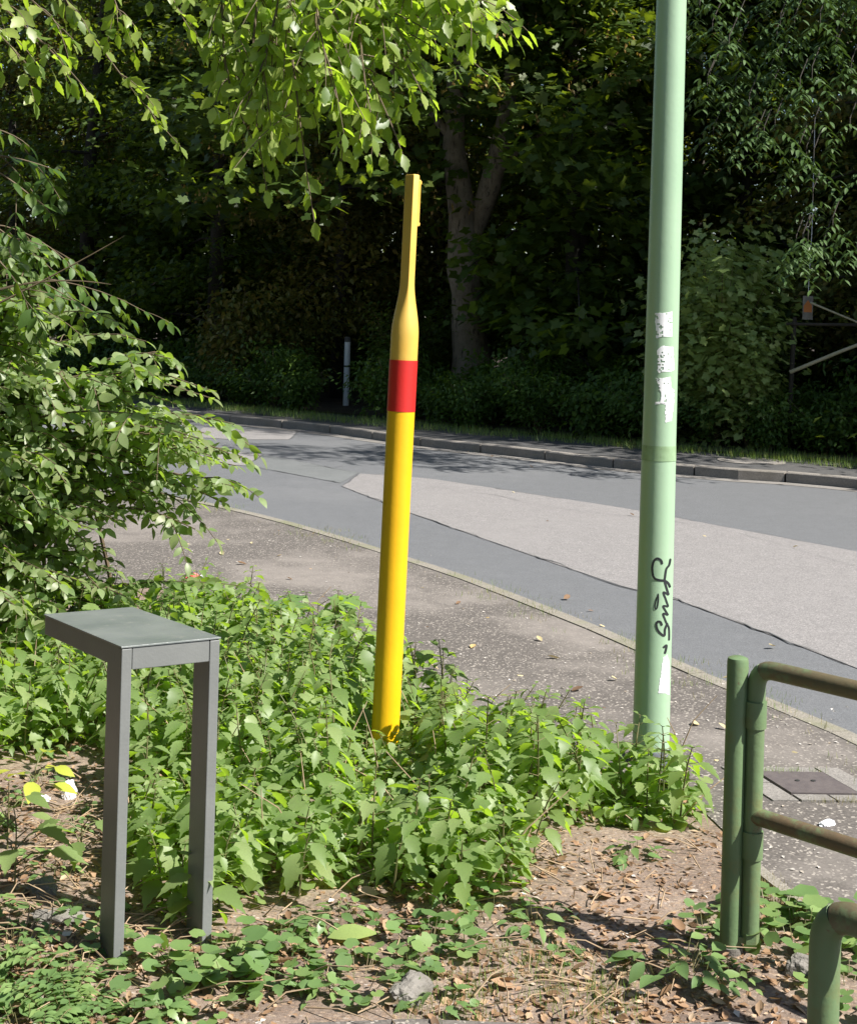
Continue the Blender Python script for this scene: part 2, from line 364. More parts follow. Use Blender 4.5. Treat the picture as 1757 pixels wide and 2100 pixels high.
# near kerb: flush edging stones
nk = tag(empty('near_kerb'), kind='structure')
def kerb_run(c, per, side, width, ztop, zbot, mat, parent, i0, i1, gap=0.012):
    meshes = 0
    for i in range(i0, i1, per):
        seg = c[i:i + per + 1]
        if len(seg) < 2: break
        V = []; Fc = []; n = len(seg)
        o = offset(c, side * width)[i:i + per + 1]
        seg = [p.copy() for p in seg]; o = [p.copy() for p in o]
        for L in (seg, o):
            L[0] += (L[1] - L[0]).normalized() * gap / 2; L[-1] += (L[-2] - L[-1]).normalized() * gap / 2
        dz = rng.uniform(-0.003, 0.003); ch = 0.012
        for p, q in zip(seg, o):
            e = (q - p).normalized() * ch
            V += [(p.x, p.y, zbot), (p.x, p.y, ztop + dz - ch), (p.x + e.x, p.y + e.y, ztop + dz), (q.x, q.y, ztop + dz), (q.x, q.y, zbot)]
        for k in range(n - 1):
            for j in range(4): Fc.append((5 * k + j, 5 * k + j + 1, 5 * k + 5 + j + 1, 5 * k + 5 + j))
        Fc.append((0, 1, 2, 3, 4)); e = 5 * (n - 1); Fc.append((e + 4, e + 3, e + 2, e + 1, e))
        me = mesh('kerb_stone', V, Fc, mat)
        mid = [p for p in me.polygons if abs(p.normal.z) > 0.9]
        if mid and mid[0].normal.z < 0: me.flip_normals()
        obj('kerb_stone', me, parent)
kerb_run(near_c, 2, -1, 0.10, 0.006, -0.1, M['edging'], nk, 14, len(near_c) - 20, 0.006)
fk = tag(empty('far_kerb'), kind='structure')
kerb_run(far_c, 2, 1, 0.13, RZ + 0.11, -0.11, M['kerb'], fk, 24, len(far_c) - 14, 0.022)
# gutter strip of grit at the foot of the far kerb
strip('gutter_grit', offset(far_c, -0.03)[20:-8], offset(far_c, -0.26)[20:-8], RZ + 0.004, M['slab'], road)

# near pavement: from the kerb back to the soil edge
soil_px = [(-420, 1160), (-150, 1170), (120, 1180), (380, 1215), (560, 1240), (720, 1330), (860, 1440), (1000, 1520), (1280, 1590), (1400, 1625), (1470, 1690), (1560, 1778), (1640, 1840), (1757, 1925), (1950, 2060)]
soil_edge = P(soil_px, 0.0)
pv = [p for p in offset(near_c, -0.10)]
poly = [p for p in pv if p.y > -6 and p.x > -13] + [Vector((-12.5, 13.5, 0)), Vector((-8, 10.2, 0))] + soil_edge + [Vector((1.45, 2.3, 0)), Vector((2.2, 0.5, 0)), Vector((4.2, -5, 0))]
pave = sheet('pavement', poly, 0.0, M['pavement']); tag(pave, kind='structure')
# pale edging along the soil beside the gate
ed = resample([at(1535, 1752), at(1600, 1808), at(1680, 1868), at(1757, 1927), at(1900, 2035)], 0.1)
eg = tag(empty('soil_edging'), kind='structure')
kerb_run(ed, 5, 1, 0.05, 0.012, -0.1, M['edging'], eg, 0, len(ed) - 1, 0.01)
# far pavement and verge
fp_in = offset(far_c, 0.13)
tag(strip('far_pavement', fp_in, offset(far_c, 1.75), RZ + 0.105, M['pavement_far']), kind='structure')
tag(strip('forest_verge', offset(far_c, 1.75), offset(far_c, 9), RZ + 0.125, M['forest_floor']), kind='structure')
# path the photographer stands on
tag(sheet('path', [at(-300, 2125), at(300, 2115), at(640, 2098), at(850, 2090), at(1200, 2104), at(1500, 2096), at(1640, 2120), Vector((0.62, 2.2, 0)), Vector((0.9, -6, 0)), Vector((-5, -6, 0)), Vector((-5, 2.6, 0))], 0.0, M['pavement']), kind='structure')

# soil sheet
edge2 = [(p.x, p.y) for p in soil_edge]
def edge_dist(x, y):
    best = 1e9
    for (ax, ay), (bx, by) in zip(edge2, edge2[1:]):
        dx, dy = bx - ax, by - ay; t = max(0, min(1, ((x - ax) * dx + (y - ay) * dy) / (dx * dx + dy * dy)))
        ex, ey = ax + t * dx - x, ay + t * dy - y; d = math.hypot(ex, ey)
        if d < abs(best): best = d if (dx * (y - ay) - dy * (x - ax)) < 0 else -d
    return best                            # positive on the soil side
from mathutils import noise as mn
def soil_z(x, y):
    d = edge_dist(x, y)
    if d < 0: return -0.005
    b = min(d, 0.5) * 0.02
    fr = max(0.0, min(1.0, (y - 3.42) / 0.25))
    h = b + 0.020 * mn.noise((x * 1.7, y * 1.7, 3)) + 0.014 * mn.noise((x * 7, y * 7, 1)) + 0.006 * mn.noise((x * 21, y * 21, 5))
    full = -0.012 + max(-0.004, h + 0.012) * fr; k = min(1.0, d / .12)
    return -0.005 * (1 - k) + full * k
xs = np.arange(-9, 1.75, 0.055); ys = np.arange(3.0, 10.4, 0.055)
V = []; idx = {}; Fc = []
for i, x in enumerate(xs):
    for j, y in enumerate(ys):
        if x < -3.2 and (i % 2 or j % 2) and False: continue
        V.append((x, y, soil_z(x, y) if edge_dist(x, y) > -.6 else -.09))
ny = len(ys)
for i in range(len(xs) - 1):
    for j in range(ny - 1):
        a = i * ny + j
        if max(V[a][2], V[a + ny + 1][2]) > -0.05: Fc.append((a, a + ny, a + ny + 1, a + 1))
soil = obj('soil_bed', mesh('soil_bed', V, Fc, M['soil'], True)); tag(soil, kind='structure')
def on_soil(px, py, dz=0.0):
    p = at(px, py, 0.0); p = at(px, py, max(-0.02, soil_z(p.x, p.y))); return Vector((p.x, p.y, soil_z(p.x, p.y) + dz))

# manhole in the near pavement
def zoomR(x, y): return ((1400 + x / 3.334) * 0.9118, (1650 + y / 3.334) * 0.9118)
q = [at(*zoomR(*p)) for p in ((1010, 305), (1500, 312), (1757, 462), (1270, 468))]
u = (q[1] - q[0]); u.z = 0; ctr = sum(q, Vector()) / 4; v = (q[3] - q[0]); v.z = 0
mh = tag(empty('manhole_cover', (ctr.x, ctr.y, 0)), 'rectangular dark iron cover framed by concrete slabs in the near pavement', 'manhole cover')
def quadplate(name, uv, z0, z1, mat, parent):
    V = []
    for z in (z0, z1):
        for a, b in uv: p = u * a + v * b; V.append((p.x, p.y, z))
    return obj(name, mesh(name, V, [(3, 2, 1, 0), (4, 5, 6, 7), (0, 1, 5, 4), (1, 2, 6, 5), (2, 3, 7, 6), (3, 0, 4, 7)], mat), parent)
quadplate('cover_plate', [(-.5, -.5), (.5, -.5), (.5, .5), (-.5, .5)], -0.05, 0.010, M['cast_iron'], mh)
for a0, a1, b0, b1 in ((-.92, -.53, -.78, -.02), (-.92, -.53, .0, .78), (.53, .9, -.78, .78), (-.51, .0, .53, .80), (.02, .51, .53, .80), (-.51, .51, -.78, -.53)):
    g = 0.008
    quadplate('slab', [(a0 + g, b0 + g), (a1 - g, b0 + g), (a1 - g, b1 - g), (a0 + g, b1 - g)], -0.05, 0.006 + rng.uniform(-.002, .002), M['slab'], mh)
for k in (-1, 1):
    p = u * (0.12 * k) - v * 0.05
    MB().tube([(p.x, p.y, 0.0098), (p.x, p.y, 0.0125)], 0.009, 8).build('lifting_eye', M['dark_metal'], mh)
# pale oval cover on the far pavement
c0 = at(1540, 946, RZ + 0.105); R0 = (at(1645, 948, RZ + .105) - c0).length * 0.8
oc = tag(empty('round_manhole', (c0.x, c0.y, RZ + 0.105)), 'pale round concrete cover in the dark pavement across the road', 'manhole cover')
MB().tube([(0, 0, -0.02), (0, 0, 0.006)], R0 * 0.62, 28).build('cover_plate', M['slab'], oc)
mb = MB()
for k in range(28):
    a, b = 2 * math.pi * k / 28, 2 * math.pi * (k + 1) / 28
    V = [(math.cos(t) * r * R0, math.sin(t) * r * R0, z) for r, z in ((.65, -.02), (.65, .009), (.8, .009), (.8, -.02)) for t in (a, b)]
    mb.add(V, [(0, 1, 3, 2), (2, 3, 5, 4), (4, 5, 7, 6)])
mb.build('ring', M['kerb'], oc)

# ------------------------------------------------------------------ lamp post
def lathe(prof, n=40, cap=True):
    mb = MB(); mb.tube([(0, 0, z) for r, z in prof], [r for r, z in prof], n, cap); return mb
LB = at(1333, 1562); LD = LB.y
lamp = tag(empty('lamp_post', (LB.x, LB.y, 0)), 'tall pale green tapered lamp post with torn stickers and black scrawl', 'lamp post')
zj = atY(1345, 945, LD).z
def lr(z): return 0.0685 - (0.0685 - 0.0565) * (z / 2.84) - (0.001 if z > zj else 0)
lower_t = lathe([(lr(z), z) for z in np.linspace(0.03, zj, 10)] , 48).build('lower_tube', M['lamp_green'], lamp, True)
upper_t = lathe([(lr(zj) - 0.0012, zj - 0.01)] + [(lr(z), z) for z in np.linspace(zj + 0.002, 4.6, 14)] + [(0.034, 4.9), (0.034, 6.2)], 48).build('upper_tube', M['lamp_green'], lamp, True)
zt = atY(1345, 912, LD).z
lathe([(lr(zj) + .0006, zj + .004), (lr(zt) + .0006, zt)], 48, False).build('dirt_band', M['lamp_stain'], upper_t, True)
lathe([(0.080, -0.06), (0.080, 0.045), (0.077, 0.052), (0.069, 0.054)], 40).build('base_sleeve', M['collar'], lamp, True)
lh = MB().tube([(0, 0, 6.15), (0, 0, 6.35), (-.2, .05, 6.5), (-.75, .2, 6.55)], [.034, .034, .034, .05], 16)
lh.build('lamp_arm', M['lamp_green'], lamp, True)
MB().box((-1.05, .28, 6.56), (0.62, 0.26, 0.14), Matrix.Rotation(math.radians(-15), 3, 'Z')).build('lamp_head', M['galv'], lamp, bevel=0.04)

def on_tube(px, py, base, dist, rf, lift=0.0008):
    """point on the tube's near wall seen at a place of the frame"""
    d = ray(px, py); ox, oy = CAM.x - base.x, CAM.y - base.y
    z = (CAM + d * (dist / d.y)).z
    for _ in range(3):
        R = rf(z) + lift; a = d.x ** 2 + d.y ** 2; b = 2 * (ox * d.x + oy * d.y); c = ox * ox + oy * oy - R * R
        disc = b * b - 4 * a * c
        if disc <= 0:
            t = -b / (2 * a); p = CAM + d * t; q = Vector((p.x - base.x, p.y - base.y, 0)).normalized() * R
            return Vector((q.x, q.y, p.z))
        t = (-b - math.sqrt(disc)) / (2 * a); p = CAM + d * t; z = p.z
    return Vector((p.x - base.x, p.y - base.y, p.z))
def tube_patch(name, poly_src, mat, parent, base, dist, rf, lift, holes=0, sub=9, seed=0):
    """paper patch with a torn outline wrapped round the tube; outline in source pixels"""
    r2 = random.Random(seed); pts = [(x * .9118, y * .9118) for x, y in poly_src]
    y0, y1 = min(p[1] for p in pts), max(p[1] for p in pts); rows = max(6, int((y1 - y0) / 3)); V = []; Fc = []
    def span(y):
        xs_ = []
        for (ax, ay), (bx, by) in zip(pts, pts[1:] + pts[:1]):
            if (ay <= y < by) or (by <= y < ay): xs_.append(ax + (y - ay) / (by - ay) * (bx - ax))
        return (min(xs_), max(xs_)) if len(xs_) > 1 else None
    grid = []
    for i in range(rows + 1):
        y = y0 + (y1 - y0) * (0.002 + 0.996 * i / rows); s = span(y)
        if s is None: continue
        j0, j1 = s[0] + r2.gauss(0, .7), s[1] + r2.gauss(0, .4); row = []
        for k in range(sub + 1):
            row.append(len(V)); V.append(tuple(on_tube(j0 + (j1 - j0) * k / sub, y, base, dist, rf, lift)))
        grid.append(row)
    for i in range(len(grid) - 1):
        for k in range(sub):
            if holes and r2.random() < holes * (1.6 if k < sub * .45 else .35): continue
            Fc.append((grid[i][k], grid[i + 1][k], grid[i + 1][k + 1], grid[i][k + 1]))
    return obj(name, mesh(name, V, Fc, mat), parent)
z2 = lambda x, y: (1420 + x / 4.565, 600 + y / 4.565)
S = lambda pts: [z2(*p) for p in pts]
tube_patch('sticker', S([(240, 466), (418, 458), (415, 725), (250, 732)]), M['sticker'], upper_t, LB, LD, lr, .001, .16, 11, 1)
tube_patch('sticker', S([(262, 850), (310, 808), (432, 812), (436, 1060), (380, 1088), (275, 1092), (268, 940)]), M['sticker'], upper_t, LB, LD, lr, .001, .13, 11, 2)
tube_patch('sticker', S([(243, 1140), (400, 1128), (408, 1240), (440, 1260), (436, 1380), (412, 1590), (345, 1600), (350, 1410), (300, 1410), (305, 1290)]), M['sticker'], upper_t, LB, LD, lr, .001, .06, 11, 3)
tube_patch('sticker', S([(240, 1388), (296, 1385), (296, 1412), (240, 1414)]), M['sticker'], upper_t, LB, LD, lr, .001, .1, 6, 4)
z1 = lambda x, y: (1400 + x / 5.526, 1220 + y / 5.526)
tube_patch('sticker', [z1(*p) for p in [(505, 1430), (560, 1395), (583, 1500), (580, 1895), (440, 1885)]], M['white_litter'], lower_t, LB, LD, lr, .001, 0, 9, 5)
gv, gf = [], []
def stroke(pts, wd):
    c = []
    P2 = [Vector((*z1(*p), 0)) * .9118 for p in pts]
    for i in range(len(P2) - 1):
        p0, p1, p2, p3 = P2[max(i - 1, 0)], P2[i], P2[i + 1], P2[min(i + 2, len(P2) - 1)]
        for k in range(5):
            t = k / 5; c.append(0.5 * ((2 * p1) + (p2 - p0) * t + (2 * p0 - 5 * p1 + 4 * p2 - p3) * t * t + (3 * p1 - p0 - 3 * p2 + p3) * t ** 3))
    c.append(P2[-1]); b = len(gv)
    for i, p in enumerate(c):
        t = (c[min(i + 1, len(c) - 1)] - c[max(i - 1, 0)]).normalized(); nn = Vector((t.y, -t.x, 0))
        h = wd * .5 * (.6 if i in (0, len(c) - 1) else 1)
        for s_ in (-1, 1): q2 = p + nn * h * s_; gv.append(tuple(on_tube(q2.x, q2.y, LB, LD, lr, .0014)))
    for i in range(len(c) - 1): gf.append((b + 2 * i, b + 2 * i + 1, b + 2 * i + 3, b + 2 * i + 2))
stroke([(492, 272), (478, 225), (430, 200), (388, 235), (368, 310), (375, 400), (400, 450), (460, 470), (525, 478), (570, 510), (592, 560)], 4.6)
stroke([(596, 200), (580, 280), (545, 330), (530, 420), (525, 478), (545, 560), (575, 655)], 4.2)
stroke([(575, 655), (508, 618), (535, 700), (570, 800)], 3.6)
stroke([(570, 800), (505, 790), (535, 850), (568, 905)], 3.6)
stroke([(568, 905), (505, 885), (525, 950), (545, 1000), (575, 1060), (580, 1150), (578, 1220)], 3.6)
stroke([(440, 635), (445, 720), (430, 810), (408, 830), (402, 790), (425, 690), (450, 655)], 2.6)
stroke([(490, 1035), (470, 990), (430, 990), (420, 1040), (450, 1110), (518, 1160), (528, 1080), (560, 1000)], 4.4)
stroke([(505, 1310), (545, 1280), (540, 1330), (525, 1385)], 4.4)
obj('graffiti', mesh('graffiti', gv, gf, M['ink']), lower_t)

# ------------------------------------------------------------------ yellow marker post
YB = at(787, 1562); YD = YB.y
yp = tag(empty('marker_post', (YB.x, YB.y, 0)), 'yellow utility marker post with a red band and squeezed flat top', 'marker post')
yp.rotation_euler = (0, math.radians(1.2), 0)
yz = lambda y: atY(800, y, YD).z
def ring(r, rect, k, z, n=64):
    """blend of circle (k=0) and flat rectangular section (k=1)"""
    out = []; ang = math.radians(-50)
    for i in range(n):
        t = 2 * math.pi * (i + .5) / n; cx, cy = math.cos(t) * r, math.sin(t) * r
        e = 0.16; sx = math.copysign(abs(math.cos(t)) ** e, math.cos(t)) * rect[0] / 2; sy = math.copysign(abs(math.sin(t)) ** e, math.sin(t)) * rect[1] / 2
        x, y = cx * (1 - k) + sx * k, cy * (1 - k) + sy * k
        out.append((x * math.cos(ang) - y * math.sin(ang), x * math.sin(ang) + y * math.cos(ang), z))
    return out
def loft(rings, name, mat, parent, cap0=True, cap1=True):
    mb = MB(); n = len(rings[0]); V = [v for r in rings for v in r]; Fc = []
    for i in range(len(rings) - 1):
        for k in range(n): Fc.append((i * n + k, i * n + (k + 1) % n, (i + 1) * n + (k + 1) % n, (i + 1) * n + k))
    if cap0: Fc.append(tuple(range(n))[::-1])
    if cap1: Fc.append(tuple((len(rings) - 1) * n + k for k in range(n)))
    mb.add(V, Fc); return mb.build(name, mat, parent, True)
RP = 0.0505; RECT = (0.050, 0.030)
zb0, zb1, zn0, zn1, ztop = yz(842), yz(737), yz(688), yz(572), yz(356)
loft([ring(RP, RECT, 0, z) for z in (-.05, .4, .8, zb0 + .002)], 'lower_tube', M['yellow'], yp)
loft([ring(RP + .0012, RECT, 0, z) for z in (zb0, zb1)], 'red_band', M['red'], yp)
neck = [(RP, 0, zb1 - .002), (RP, 0, zn0)]
for i in range(1, 13):
    s_ = i / 12; k = s_ * s_ * (3 - 2 * s_); neck.append((RP, k, zn0 + (zn1 - zn0) * s_))
loft([ring(r, RECT, k, z) for r, k, z in neck] + [ring(RP, RECT, 1, z) for z in (zn1 + .1, ztop - .004)] + [ring(RP, (.044, .024), 1, ztop)], 'upper_tube', M['yellow_faded'], yp).data.set_sharp_from_angle(angle=math.radians(38))
Rz = Matrix.Rotation(math.radians(-50), 3, 'Z')
cpl = Rz @ Vector((.010, RECT[1] / 2 + .004, 0))
bplate = MB().box((cpl.x, cpl.y, (yz(366) + yz(462)) / 2), (.026, .012, yz(366) - yz(462)), Rz).build('back_plate', M['yellow_faded'], yp, bevel=.003)
for zz in (yz(372), yz(457)):
    MB().box((cpl.x * 1.35, cpl.y * 1.2, zz), (.012, .012, .012), Rz).build('bolt', M['yellow_faded'], bplate, bevel=.002)

# ------------------------------------------------------------------ grey two-legged stand
FL0 = at(229, 1985); ZF = FL0.y; hst = atY(250, 1327, ZF).z
FL = atY(250, 1327, ZF)
a1 = math.radians(31); W = Vector((math.cos(a1), math.sin(a1), 0)); D = Vector((-math.sin(a1), math.cos(a1), 0))
LW, LDp, DROP = 0.262, 0.66, 0.046
st = tag(empty('steel_stand', (FL.x, FL.y, 0)), 'grey steel stand with two legs and a cantilevered flat top', 'stand')
st.rotation_euler = (0, 0, a1)
tilt = Matrix.Rotation(-math.atan2(DROP, LDp), 3, 'X')
H1 = hst
def stbox(name, x0, x1, y0, y1, z0, z1, mat, tl=False, bv=.002):
    c = Vector(((x0 + x1) / 2, (y0 + y1) / 2, (z0 + z1) / 2)); sz = (x1 - x0, y1 - y0, z1 - z0)
    if tl:
        c = tilt @ (c - Vector((0, 0, H1))) + Vector((0, 0, H1)); return MB().box(c, sz, tilt).build(name, mat, st, bevel=bv)
    return MB().box(c, sz).build(name, mat, st, bevel=bv)
stbox('leg', 0, .027, 0, .108, -.08, H1 - .006, M['stand'])
stbox('leg', LW - .027, LW, 0, .108, -.08, H1 - .006, M['stand'])
stbox('front_rail', .028, LW - .028, .001, .03, H1 - .060, H1 - .004, M['stand'])
stbox('side_rail', .0012, .027, .109, LDp, H1 - .056, H1 - .004, M['stand'], True)
stbox('side_rail', LW - .027, LW - .0012, .109, LDp, H1 - .056, H1 - .004, M['stand'], True)
stbox('rear_rail', .032, LW - .032, LDp - .03, LDp - .001, H1 - .056, H1 - .004, M['stand'], True)
stbox('top_plate', -.002, LW + .002, -.002, LDp + .002, H1 - .0035, H1 + .001, M['stand_top'], True, .0008)

# ------------------------------------------------------------------ green pipe gates
def arc(p0, corner, p1, r, n=8):
    a = (p0 - corner).normalized(); b = (p1 - corner).normalized(); out = []
    s0, s1 = corner + a * r, corner + b * r
    for i in range(n + 1):
        t = i / n; out.append(s0 * (1 - t) ** 2 + corner * 2 * t * (1 - t) + s1 * t * t)
    return out
def tinted(o, val):
    a = o.data.attributes.new('tint', 'FLOAT', 'FACE'); a.data.foreach_set('value', [val] * len(o.data.polygons)); return o
def gate(name, base, postd, raild, rd, htop, hlow, label, length, post):
    g = tag(empty(name, base), label, 'gate')
    r = rd / 2; u_ = Vector((raild[0], raild[1], 0)).normalized()
    o = Vector(postd) if post else Vector((0, 0, 0))
    top = o + Vector((0, 0, htop)); end = top + u_ * length
    pts = [o + Vector((0, 0,   .07 if post else -.1)), o + Vector((0, 0, .3)), o + Vector((0, 0, .5))] + arc(o, top, end, .055) + [top + u_ * t for t in (.2, .5, 1.0)] 
    far_top = end; pts += arc(top, far_top, far_top - Vector((0, 0, 1)), .075) + [far_top - Vector((0, 0, htop - .045))]
    mb = MB(); k = 3 + 5
    o1 = MB().tube(pts[:k + 1], r, 20).build('stile', M['gate'], g, True); tinted(o1, .12)
    o2 = MB().tube(pts[k:], r, 20).build('top_rail', M['gate'], g, True); tinted(o2, .75)
    low = o + Vector((0, 0, hlow))
    tinted(MB().tube([low + u_ * (r * .4), low + u_ * .4, low + u_ * (length - r * .6)], r * .94, 20).build('lower_rail', M['gate'], g, True), .85)
    if post:
        R = .0275
        p = MB().tube([(0, 0, -.15), (0, 0, .4), (0, 0, htop + .012), (0, 0, htop + .020), (0, 0, htop + .024)], [R, R, R, R * .93, R * .6], 24).build('post', M['gate'], g, True); tinted(p, .05)
        for z0, z1_ in ((.600, .668), (.262, .332)):
            c = MB().tube([o + Vector((0, 0, z0)), o + Vector((0, 0, z1_))], r * 1.19, 20).build('sleeve', M['gate'], g, True); tinted(c, .1)
            pl = MB().box(Vector((o.x * .5, o.y * .5, (z0 + z1_) / 2)), (.03, .022, z1_ - z0 - .004), Matrix.Rotation(math.atan2(o.y, o.x), 3, 'Z')).build('weld_plate', M['gate'], c); tinted(pl, .2)
        tinted(MB().tube([o + Vector((0, 0, .045)), o + Vector((0, 0, .071))], r * 1.08, 6).build('hinge_nut', M['gate'], g), .1)
        tinted(MB().box(Vector((o.x * .4, o.y * .4, .052)), (.05, .035, .016), Matrix.Rotation(math.atan2(o.y, o.x), 3, 'Z')).build('hinge_bracket', M['gate'], g), .3)
        MB().tube([(0.002, -.002, -.1), (0.002, -.002, .03)], .031, 14).build('ground_socket', M['stone'], g, True)
    return g
GB = at(1496, 1962)
gate('pipe_gate', (GB.x, GB.y, 0), (.047, -.012, 0), (.68, -.73), .0475, .755, .372, 'green rusty pipe gate hung on a round capped post', 1.9, True)
G2 = atY(1690, 1990, 2.28)
gate('pipe_gate', (G2.x, G2.y, 0), None, (.68, -.73), .0485, atY(1690, 1866, 2.28).z, .32, 'nearest green pipe gate, cut by the lower right corner', 1.4, False)

# ------------------------------------------------------------------ far marker post
MBp = at(709, 832, RZ + .12); mz = atY(713, 690, MBp.y).z
mk = tag(empty('roadside_post', (MBp.x, MBp.y, RZ + .12)), 'slim pale grey roadside post standing at the wood edge', 'post')
hh = mz - (RZ + .12); wd = .05
shaft = lathe([(wd, -.05), (wd, hh - .09)], 16).build('shaft', M['galv'], mk, True)
lathe([(wd * 1.02, hh - .09), (wd * 1.02, hh - .012), (wd * .7, hh)], 16).build('cap', M['dark_stone'], mk, True)
lathe([(wd * 1.08, hh * .56), (wd * 1.08, hh * .585)], 16).build('strap', M['dark_metal'], shaft, True)


# ------------------------------------------------------------------ leaf shapes (unit length along +Y, upper side +Z)
def leaf_shape(wfun, K=5, teeth=0.0, fold=0.25, droop=0.2, tip=1.0):
    """blade with a folded midrib; K sections a side, each with a tooth when teeth > 0"""
    V = [(0, 0, 0)]; T = []
    ysn = [i / K for i in range(K + 1)]
    def pt(x, y):
        return (x, y * tip, fold * abs(x) - droop * y * y)
    V = []; mid = []; side = {-1: [], 1: []}
    for y in ysn: mid.append(len(V)); V.append(pt(0, y))
    for s_ in (-1, 1):
        for i, y in enumerate(ysn):
            w_ = wfun(y) * (1 - teeth if 0 < i < K else 1)
            if i in (0, K): side[s_].append(mid[i]); continue
            side[s_].append(len(V)); V.append(pt(s_ * w_, y))
    for s_ in (-1, 1):
        for i in range(K):
            a, b, c, d = mid[i], side[s_][i], side[s_][i + 1], mid[i + 1]
            def tri(*t):
                if len(set(t)) == 3: T.append(t if s_ > 0 else t[::-1])
            if teeth > 0:
                yt = ysn[i] + 0.62 / K; e = len(V); V.append(pt(s_ * wfun(yt) * 1.08, min(yt + .03, .985)))
                if a != b: tri(a, b, e)
                tri(a, e, d)
                if c != d: tri(d, e, c)
                elif False: pass
            else:
                tri(a, b, c); tri(a, c, d)
    return np.array(V, float), np.array(T, int)
def ov(mx, pos, p=1.0):
    k = math.log(.5) / math.log(pos)
    return lambda y: mx * max(0, math.sin(math.pi * min(1, max(0, y)) ** k)) ** p
def palm_shape(lobes, fold=.1):
    V = [(0, 0.1, 0)]; T = []
    n = len(lobes)
    for (a, r) in lobes: V.append((math.sin(a) * r, .12 + math.cos(a) * r, fold * r * r * (-1) + .03 * (r > .6)))
    for i in range(1, n): T.append((0, i + 1, i))
    return np.array(V, float), np.array(T, int)
def round_shape(n=10, cup=.18, notch=.35):
    V = [(0, .22, 0)]; T = []
    for i in range(n + 1):
        a = math.pi + .45 + (2 * math.pi - .9) * i / n - 0
        r = .5 * (1 + .05 * (1 if i % 2 else -1)); V.append((math.sin(a) * r, .45 + math.cos(a) * r, cup * (r * r) * (1 + .4 * math.sin(3 * a))))
    for i in range(1, n + 1): T.append((0, i + 1, i))
    return np.array(V, float), np.array(T, int)
SH = {}
_pt = lambda f: (lambda y: f(y) * max(0., 1 - y) ** .38 * 1.25)
SH['nettle'] = leaf_shape(_pt(ov(.25, .40)), 6, .16, .30, .22)
SH['nettle2'] = leaf_shape(_pt(ov(.28, .40)), 6, .16, .12, .42)
SH['dog'] = leaf_shape(ov(.25, .45), 5, 0, .22, .22)
SH['dog2'] = leaf_shape(ov(.27, .48), 5, 0, .05, .35)
SH['horn'] = leaf_shape(ov(.28, .46), 4, .12, .15, .12)
SH['horn2'] = leaf_shape(ov(.31, .50), 4, .12, .35, .25)
SH['lance'] = leaf_shape(ov(.15, .42), 4, 0, .2, .2)
SH['rhomb'] = (np.array([(0, 0, 0), (-.30, .45, .06), (0, 1, -.12), (.30, .45, .06)], float), np.array([(0, 2, 1), (0, 3, 2)]))
SH['maple'] = palm_shape([(-2.6, .36), (-2.1, .52), (-1.75, .44), (-1.15, .72), (-.7, .53), (-.25, .72), (0, .92), (.25, .72), (.7, .53), (1.15, .72), (1.75, .44), (2.1, .52), (2.6, .36)])
SH['maple'][0][:, 1] -= 0.0
SH['round'] = round_shape()
SH['dead'] = leaf_shape(ov(.27, .5), 3, 0, .5, -.25)
SH['dead2'] = leaf_shape(ov(.22, .45), 3, 0, -.4, .5)
SH['blade'] = (np.array([(-.03, 0, 0), (.03, 0, 0), (-.022, .55, -.05), (.022, .55, -.05), (0, 1, -.28)], float), np.array([(0, 1, 3), (0, 3, 2), (2, 3, 4)]))
for k in SH: SH[k] = (SH[k][0], SH[k][1])

def lmat(p, d, n, s):
    """4x4: leaf base at p, growing along d, upper side towards n, length s"""
    d = np.asarray(d, float); d = d / (np.linalg.norm(d) + 1e-9); n = np.asarray(n, float)
    x = np.cross(d, n); l = np.linalg.norm(x)
    if l < 1e-5: x = np.cross(d, (.31, .7, .2)); l = np.linalg.norm(x)
    x /= l; z = np.cross(x, d); A = np.eye(4)
    A[:3, 0] = x * s; A[:3, 1] = d * s; A[:3, 2] = z * s; A[:3, 3] = p; return A
def join_leaves(name, items, mat):
    """items: (shape, matrix, tint) -> one mesh"""
    by = {}
    for k, A, t in items: by.setdefault(k, []).append((A, t))
    VV, TT, tt = [], [], []; b = 0
    for k, L in by.items():
        V, T = SH[k]; A = np.array([a for a, _ in L]); Vh = np.c_[V, np.ones(len(V))]
        W_ = np.einsum('nij,vj->nvi', A, Vh)[:, :, :3]; n = len(L)
        VV.append(W_.reshape(-1, 3)); TT.append((T[None] + (np.arange(n) * len(V))[:, None, None] + b).reshape(-1, 3))
        tt.append(np.repeat([t for _, t in L], len(T))); b += n * len(V)
    if not VV: return mesh(name, [], [], mat)
    return mesh(name, np.concatenate(VV), np.concatenate(TT), mat, False, np.concatenate(tt))
LEAFMESH = {}
def leaf_mesh(shape, matname):
    if (shape, matname) not in LEAFMESH:
        V, T = SH[shape]; LEAFMESH[(shape, matname)] = mesh('leaf', V, T, M[matname], True)
    return LEAFMESH[(shape, matname)]
def leaf_obj(name, shape, matname, A, parent):
    o = bpy.data.objects.new(name, leaf_mesh(shape, matname)); C.objects.link(o); o.parent = parent
    o.matrix_basis = Matrix(A.tolist()); return o
def rv(s=1.0): return nr.normal(0, s, 3)

